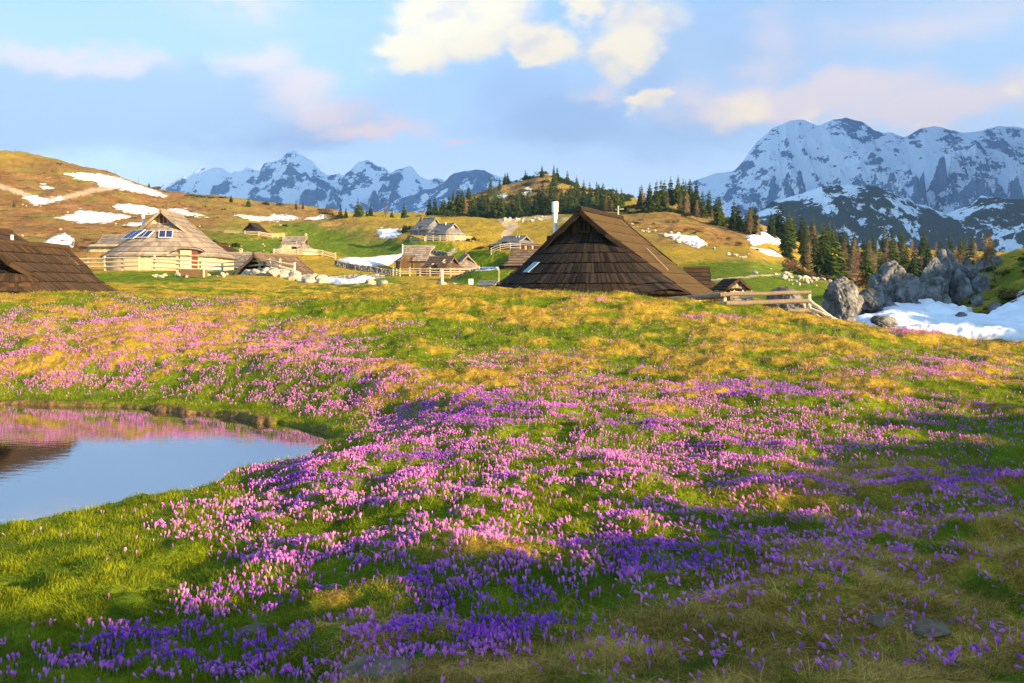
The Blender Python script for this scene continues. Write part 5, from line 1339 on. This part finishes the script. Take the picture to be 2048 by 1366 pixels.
def blades(name, X, Y, Z, h, w, lean, az, curl, mat, label, tone):
    n = len(X); dx, dy = np.cos(az), np.sin(az); tone = tone+fbm(X*1.2, Y*1.5, 3, 421)*.75+fbm(X*5, Y*5, 2, 423)*.35
    sa = az+math.pi/2+np.random.RandomState(1).uniform(-.9, .9, n); sx, sy = np.cos(sa)*w*.5, np.sin(sa)*w*.5
    b = np.stack([X, Y, Z-.006], 1)
    s = np.stack([sx, sy, np.zeros(n)], 1)
    mid = b+np.stack([dx*lean*h*.42, dy*lean*h*.42, h*.6], 1); tip = b+np.stack([dx*lean*h*(1+curl), dy*lean*h*(1+curl), h*(1-curl*.45)], 1)
    V = np.stack([b-s, b+s, mid-s*.7, mid+s*.7, tip], 1).reshape(-1, 3)
    k = np.arange(n)[:, None]*5
    Fc = np.concatenate([k+np.array([[0, 1, 3]]), k+np.array([[0, 3, 2]]), k+np.array([[2, 3, 4]])], 1).reshape(-1, 3)
    me = mesh_np(name, V, Fc, mat, False, {'tone': np.repeat(tone, 5)})
    o = link(name, me); tag(o, label, kind='stuff')
GREENB = mat_blade('grass_blade', (.040, .085, .002), (.31, .325, .008), (.34, .36, .015))
DRYB = mat_blade('straw_blade', (.17, .09, .010), (.86, .53, .12), (.55, .38, .10), .25)
def build_grass(q=1.0):
    rs = np.random.RandomState(5)
    for nm, lab, mat in (('grass', 'short green alpine turf', GREENB), ('dry_grass', 'matted straw-coloured old grass on the hummocks', DRYB)):
        XX, YY = [], []
        for n, y0, y1, pw in ((int(430000*q), 5.2, 13, .6), (int(300000*q), 13, 24, .3), (int(260000*q), 24, 40, 0)):
            x, y = scatter(rs, n, y0, y1, pw); XX.append(x); YY.append(y)
        X = np.concatenate(XX); Y = np.concatenate(YY); Z = ground_z(X, Y)
        px, py = px_of(X, Y, Z); ok = in_view(px, 70) & (py < 1420) & (Z > .02)
        X, Y, Z = X[ok], Y[ok], Z[ok]
        dry, heath, bare = cover(X, Y, Z)
        keep = rs.uniform(0, 1, len(X)) < ((dry*1.1 if nm == 'dry_grass' else (1.08-dry)*.95)*(1-bare))
        X, Y, Z, dry = X[keep], Y[keep], Z[keep], dry[keep]; n = len(X)
        sc = np.interp(Y, [5, 12, 24, 40], [.8, 1.0, 1.35, 1.9])
        sw = fbm(X*.8, Y*.8, 2, 401)*7+fbm(X*3, Y*3, 2, 402)*2
        clump = np.clip(.75+fbm(X*2.2, Y*2.2, 3, 403)*1.3, .25, 1.7)
        if nm == 'grass':
            h = rs.gamma(6, .0085, n)*clump*sc**.6; blades(nm, X, Y, Z, h, .0060*sc*rs.uniform(.6, 1.4, n), rs.uniform(.1, .9, n), sw+rs.uniform(-1.5, 1.5, n), rs.uniform(0, .6, n), mat, lab, rs.uniform(0, 1, n)*.7+clump*.2)
        else:
            h = rs.gamma(5, .0078, n)*clump*sc**.6; tall = rs.uniform(0, 1, n) < .015; h = np.where(tall, h*2.2, h)
            blades(nm, X, Y, Z+.004, h, .0052*sc*rs.uniform(.6, 1.4, n), np.where(tall, rs.uniform(.3, 1.2, n), rs.uniform(.9, 3.4, n)), sw+rs.normal(0, 1.6, n), rs.uniform(.1, .8, n), mat, lab, rs.uniform(0, 1, n)*.8+clump*.15)

# crocus: (photo ellipse cx, cy, rx, ry, density)
CROC = [(60, 690, 190, 75, 1.0), (300, 700, 260, 95, .8), (120, 750, 260, 40, 1.2), (330, 755, 260, 40, 1.1), (560, 720, 200, 80, .75), (520, 775, 220, 34, 1.1), (700, 790, 170, 60, 1.3), (720, 745, 120, 30, 1.1),
        (880, 820, 180, 50, 1.3), (1000, 850, 260, 70, 1.1), (860, 910, 230, 60, 1.15), (700, 960, 260, 60, 1.25), (900, 1000, 260, 60, 1.1), (560, 1040, 230, 60, .8), (600, 1110, 190, 40, 1.5), (480, 1060, 200, 40, .5),
        (850, 1080, 260, 70, .9), (1100, 930, 260, 60, .9), (1050, 1010, 260, 60, .7), (850, 1180, 330, 90, .95), (600, 1220, 280, 80, .8), (900, 1270, 240, 60, 1.2), (400, 1290, 300, 60, .8), (150, 1320, 240, 50, .85), (500, 1340, 350, 40, .9),
        (1150, 1130, 220, 60, 1.0), (1330, 1110, 230, 60, 1.05), (1350, 1040, 260, 50, .6), (1500, 1090, 170, 50, .7), (1550, 940, 300, 50, .8), (1480, 880, 220, 40, .9), (1270, 870, 220, 50, .9), (1400, 800, 240, 50, .6), (1750, 830, 260, 40, .35), (1560, 790, 150, 22, .9),
        (1650, 1020, 220, 60, .75), (1880, 960, 200, 45, .95), (1750, 900, 270, 50, .6), (1780, 1080, 240, 60, .7), (1900, 1020, 160, 40, .5), (1620, 1150, 120, 40, .35), (1200, 770, 250, 40, .4), (1050, 730, 160, 30, .4), (1900, 840, 200, 40, .4), (1880, 740, 220, 30, .55), (1700, 740, 140, 24, .3),
        (1440, 640, 70, 10, .6), (1840, 668, 60, 8, 1.0), (1190, 603, 36, 6, .8), (290, 590, 110, 10, .35), (420, 640, 130, 22, .5), (620, 680, 140, 18, .7), (440, 612, 200, 12, .3), (770, 655, 80, 12, .5), (1000, 1180, 260, 40, .8), (1250, 1170, 180, 30, .6), (1960, 1000, 90, 30, .5), (1750, 1300, 340, 90, .30), (1300, 1300, 300, 80, .28), (1450, 1200, 240, 50, .42), (1900, 1180, 200, 60, .35)]
DEEP = [(700, 760, 60, 14), (1000, 810, 110, 22), (860, 835, 90, 16), (640, 965, 120, 22), (1150, 720, 60, 12), (1560, 785, 120, 20), (1500, 905, 110, 20), (460, 645, 60, 10), (640, 680, 90, 16), (1270, 850, 90, 18), (740, 1180, 200, 60), (880, 1280, 140, 40), (1350, 1110, 220, 50), (980, 1230, 260, 70), (500, 1200, 120, 40), (400, 1300, 300, 60), (1900, 960, 120, 26), (1420, 780, 80, 14), (850, 920, 120, 24), (1250, 730, 70, 10), (950, 830, 160, 40)]
def crocus_density(X, Y, px, py):
    n1 = fbm(X*.9, Y*1.1, 3, 501); n2 = fbm(X*3.2, Y*3.2, 2, 502)
    wx = px+n1*50; wy = py+n2*9+n1*14; d = np.zeros_like(px); dp = np.zeros_like(px)
    for cx, cy, rx, ry, s in CROC: d = np.maximum(d, s*(1-sstep(.45, 1.25, np.hypot((wx-cx)/rx, (wy-cy)/ry))))
    for cx, cy, rx, ry in DEEP: dp = np.maximum(dp, 1-sstep(.5, 1.1, np.hypot((wx-cx)/rx, (wy-cy)/ry)))
    base = np.where((py > 640), .05, .025)
    lawn = np.clip(np.exp(-(((px-150)/270)**2+((py-1150)/85)**2))*1.3, 0, .97)
    d = np.maximum(d, base)*(1-lawn)
    patch = np.clip(.36+n1*1.6+n2*2.0+perlin((X-Y*.9)*.55, (X*.5+Y)*.16, 505)*.5, .03, 1.7)
    m = (Y > 9) & (Y < 27) & (X < 3) & (X > -22)
    if np.any(m):
        sd = sdf_poly(X[m], Y[m], POND); q = d[m]*sstep(.35, 1.2, sd); d[m] = q
    return d*patch, dp
def mat_petal(g):
    t = g.attr('tint'); along = g.attr('along')
    c = g.mix(g.ramp(t, 0, .55), (.82, .34, .64), (.58, .15, .62)); c = g.mix(g.ramp(t, .55, 1.0), c, (.30, .07, .58))
    c = g.mix(g.ramp(along, .0, .3, .35, 0), c, (.66, .5, .70))
    d = g.bsdf(c, .6, None, .25)
    tr = g.mk('ShaderNodeBsdfTranslucent'); g.put(tr.inputs[0], c)
    m = g.mk('ShaderNodeMixShader'); m.inputs[0].default_value = .38
    g.nt.links.new(d, m.inputs[1]); g.nt.links.new(tr.outputs[0], m.inputs[2]); g.out(m.outputs[0])
PETAL = material('crocus_petal', mat_petal)
STEM = flat('crocus_stem', (.30, .25, .30), .7, .2, 30)
LEAFM = flat('crocus_leaf', (.06, .13, .02), .6, .3, 30)
def blossom_np(openn, r, petals=6, h=.048, w=.0105):
    """cup of separate petals, three rows each: returns verts, triangles, along"""
    V, T, A = [], [], []
    for p in range(petals):
        inner = p % 2; a = 6.2832*p/petals+r.uniform(-.12, .12)
        ca, sa = math.cos(a), math.sin(a); out = np.array([ca, sa, 0]); side = np.array([-sa, ca, 0])
        hh = h*r.uniform(.9, 1.08)*(1-.06*inner); b0 = len(V)
        prof = [(0, .0025, .15), (.35, .0085-.001*inner+openn*.004, .85), (.72, .0095-.001*inner+openn*.013, 1.0), (1, .0045+openn*.026, .12)]
        for t, rad, ww in prof:
            for s in (-1, 0, 1):
                bulge = out*(rad-(.0022 if s else 0)*ww)
                V.append(bulge+side*s*w*.62*ww+np.array([0, 0, hh*t])); A.append(t)
        for i in range(3):
            for s in range(2):
                q = b0+i*3+s; T += [(q, q+1, q+4), (q, q+4, q+3)]
    return np.array(V), np.array(T), np.array(A)
def blossom_low(openn, k=4, h=.048):
    V = [(0, 0, 0)]; A = [0]
    for z, rr in ((.5, .0095+openn*.004), (.82, .0092+openn*.010)):
        for j in range(k):
            a = 6.2832*j/k; V.append((rr*math.cos(a), rr*math.sin(a), h*z)); A.append(z)
    T = []
    for j in range(k):
        n = (j+1) % k; T += [(0, 1+n, 1+j), (1+j, 1+n, 1+k+n), (1+j, 1+k+n, 1+k+j)]
    for j in range(k):
        a = 6.2832*(j+.5)/k; V.append(((.003+openn*.017)*math.cos(a), (.003+openn*.017)*math.sin(a), h)); A.append(1); n = (j+1) % k
        T.append((1+k+j, 1+k+n, len(V)-1))
    return np.array(V), np.array(T), np.array(A)
def rot_to(tilt, az, spin):
    ct, st = np.cos(tilt), np.sin(tilt); ca, sa = np.cos(az), np.sin(az)
    n = len(tilt); Rm = np.zeros((n, 3, 3)); cs, ss = np.cos(spin), np.sin(spin); z = np.zeros(n); o = np.ones(n)
    Rz = np.array([[ca, -sa, z], [sa, ca, z], [z, z, o]]).transpose(2, 0, 1); Ry = np.array([[ct, z, st], [z, o, z], [-st, z, ct]]).transpose(2, 0, 1)
    Rs = np.array([[cs, -ss, z], [ss, cs, z], [z, z, o]]).transpose(2, 0, 1)
    return Rz @ Ry @ Rs
def build_crocus(q=1.0):
    rs = np.random.RandomState(9); rnd = random.Random(9)
    XX, YY = [], []
    for n, y0, y1, pw in ((int(75000*q), 5.4, 11, 0), (int(150000*q), 11, 20, 0), (int(200000*q), 20, 38, 0)):
        x, y = scatter(rs, n, y0, y1, pw); XX.append(x); YY.append(y)
    X = np.concatenate(XX); Y = np.concatenate(YY); Z = ground_z(X, Y); px, py = px_of(X, Y, Z)
    ok = in_view(px, 60) & (py < 1395); X, Y, Z, px, py = X[ok], Y[ok], Z[ok], px[ok], py[ok]
    den, dp = crocus_density(X, Y, px, py)
    scl = np.interp(Y, [5.4, 8, 11, 16, 20, 30, 38], [.42, .42, .5, .58, .82, .9, .7])
    keep = rs.uniform(0, 1, len(X)) < den*scl
    X, Y, Z, px, py, dp = X[keep], Y[keep], Z[keep], px[keep], py[keep], dp[keep]
    n = len(X); print('crocuses', n)
    flop = np.clip(.16+.45*sstep(900, 1500, px)*sstep(850, 1000, py)+fbm(X*1.1, Y*1.1, 2, 511)*.5, .05, .8)
    fallen = rs.uniform(0, 1, n) < flop
    tilt = np.where(fallen, rs.uniform(.8, 1.45, n), np.abs(rs.normal(0, .26, n))); az = np.where(fallen, rs.normal(2.6, .9, n), rs.uniform(0, 6.28, n))
    tint = np.clip(rs.normal(.34, .22, n)+dp*.5+np.where(px > 1000, .06, 0), 0, 1)
    openn = np.clip(rs.beta(1.1, 2.4, n)*1.1, 0, 1); size = rs.uniform(.55, 1.08, n)*np.interp(Y, [6, 14, 24, 38], [1, 1.05, 1.15, 1.3]); stem = rs.uniform(.016, .042, n)*np.where(fallen, .9, 1)
    order = np.argsort(py)[::-1]; vis = (px[order] > 4) & (px[order] < 2044) & (py[order] < 1362)
    own = order[vis][:300]; rest = np.setdiff1d(np.arange(n), own)
    # the mass of flowers as one object
    Vs, Ts, As, Ti = [], [], [], []; base = 0
    SV, ST, sb = [], [], 0
    near = rest[Y[rest] < 12.5]; far = rest[Y[rest] >= 12.5]
    for idx, kinds in ((near, [blossom_np(o, rnd, 6) for o in (.0, .12, .3, .6, .9)]), (far, [blossom_low(o) for o in (.0, .15, .4, .8)])):
        kk = np.clip((openn[idx]*len(kinds)).astype(int), 0, len(kinds)-1)
        for k, (V, T, A) in enumerate(kinds):
            I = idx[kk == k]; m = len(I)
            if not m: continue
            Rm = rot_to(tilt[I], az[I], rs.uniform(0, 6.28, m))
            b = np.stack([X[I], Y[I], Z[I]+np.where(fallen[I], .02, .002)], 1)
            axis = Rm[:, :, 2]; top = b+axis*stem[I][:, None]
            P = np.einsum('nij,vj->nvi', Rm, V)*size[I][:, None, None]+top[:, None, :]
            Vs.append(P.reshape(-1, 3)); Ts.append((np.arange(m)[:, None, None]*len(V)+T[None]+base).reshape(-1, 3)); base += m*len(V)
            As.append(np.tile(A, m)); Ti.append(np.repeat(tint[I], len(V)))
            s = np.stack([-np.sin(az[I]), np.cos(az[I]), np.zeros(m)], 1)*.0022; s2 = np.zeros_like(s); s2[:, 0] = .0022*np.interp(Y[I], [6, 38], [1, 2])
            s = s2
            SVv = np.stack([b-s*.9, b+s*.9, top+s, top-s], 1).reshape(-1, 3); SV.append(SVv); ST.append(np.arange(m)[:, None]*4+np.array([[0, 1, 2, 3]])+sb); sb += 4*m
    me = mesh_np('crocus_field', np.concatenate(Vs), np.concatenate(Ts), PETAL, False, {'tint': np.concatenate(Ti), 'along': np.concatenate(As)})
    root = link('crocus_field', me); tag(root, 'carpet of pink and violet crocus blossoms', kind='stuff')
    link('crocus_stems', mesh_np('crocus_stems', np.concatenate(SV), np.concatenate(ST), STEM, False), root)['kind'] = 'stuff'
    # the 300 largest, each a plant of its own: stem and leaves with a blossom on top
    BL = {}
    for ti in range(4):
        for o, on in enumerate((.02, .2, .5, .9)):
            V, T, A = blossom_np(on, rnd, 6); BL[ti, o] = mesh_np('blossom', V, T, PETAL, True, {'tint': np.full(len(V), (.15, .4, .62, .9)[ti]), 'along': A})
    PL = []
    for v in range(4):
        m = MB(); hgt = .05; m.log((0, 0, -.01), (0, 0, hgt), .0018, .0024, n=6, tone=.5)
        me = m.mesh('crocus', STEM, True); me.materials.append(LEAFM)
        lf = MB()
        for j in range(3):
            a = rnd.uniform(0, 6.28); L = rnd.uniform(.04, .075); ca, sa = math.cos(a), math.sin(a); w = .0018
            p = [Vector((ca*L*.12, sa*L*.12, 0)), Vector((ca*L*.4, sa*L*.4, L*.62)), Vector((ca*L*.95, sa*L*.95, L*.8))]; s = Vector((-sa, ca, 0))*w
            lf.face([p[0]-s, p[0]+s, p[1]+s, p[1]-s]); lf.face([p[1]-s, p[1]+s, p[2]])
        bm = bmesh.new(); bm.from_mesh(me); n0 = len(bm.faces); me2 = lf.mesh('tmp', LEAFM); bm.from_mesh(me2); bm.faces.ensure_lookup_table()
        for f in bm.faces[n0:]: f.material_index = 1
        bm.to_mesh(me); bm.free(); bpy.data.meshes.remove(me2); PL.append(me)
    for i in own:
        ti = min(3, int(tint[i]*4)); o = min(3, int(openn[i]*4)); zone = 'straw' if (px[i] > 1060 and py[i] > 1150) else ('mid' if px[i] > 480 else 'left')
        col = ('pale pink', 'lilac', 'violet', 'deep violet')[ti]; st = 'fallen over' if fallen[i] else ('open' if o > 1 else 'closed upright')
        where = {'straw': 'on the straw-grass bank at lower right', 'mid': 'in the green hollow at the lower edge of the view', 'left': 'in the lower left corner of the meadow'}[zone]
        pl = link('crocus', rnd.choice(PL), None, (X[i], Y[i], Z[i]+(.018 if fallen[i] else 0))); e = Matrix(rot_to(tilt[i:i+1], az[i:i+1], np.array([rnd.uniform(0, 6.28)]))[0].tolist()).to_euler(); pl.rotation_euler = e
        pl.scale = (1, 1, stem[i]/.05*1.05)
        tag(pl, f'{col} {st} crocus {where}', 'crocus', f'{col} {st} crocuses, {zone} foreground')
        bl = link('blossom', BL[ti, o], pl, (0, 0, .049)); s = size[i]; bl.scale = (s, s, s/pl.scale[2])
for _f in (build_ground, build_pond, build_mountains, build_huts, build_fences, build_rocks, build_snow, build_trees, build_grass, build_crocus, build_haze):
    _f()
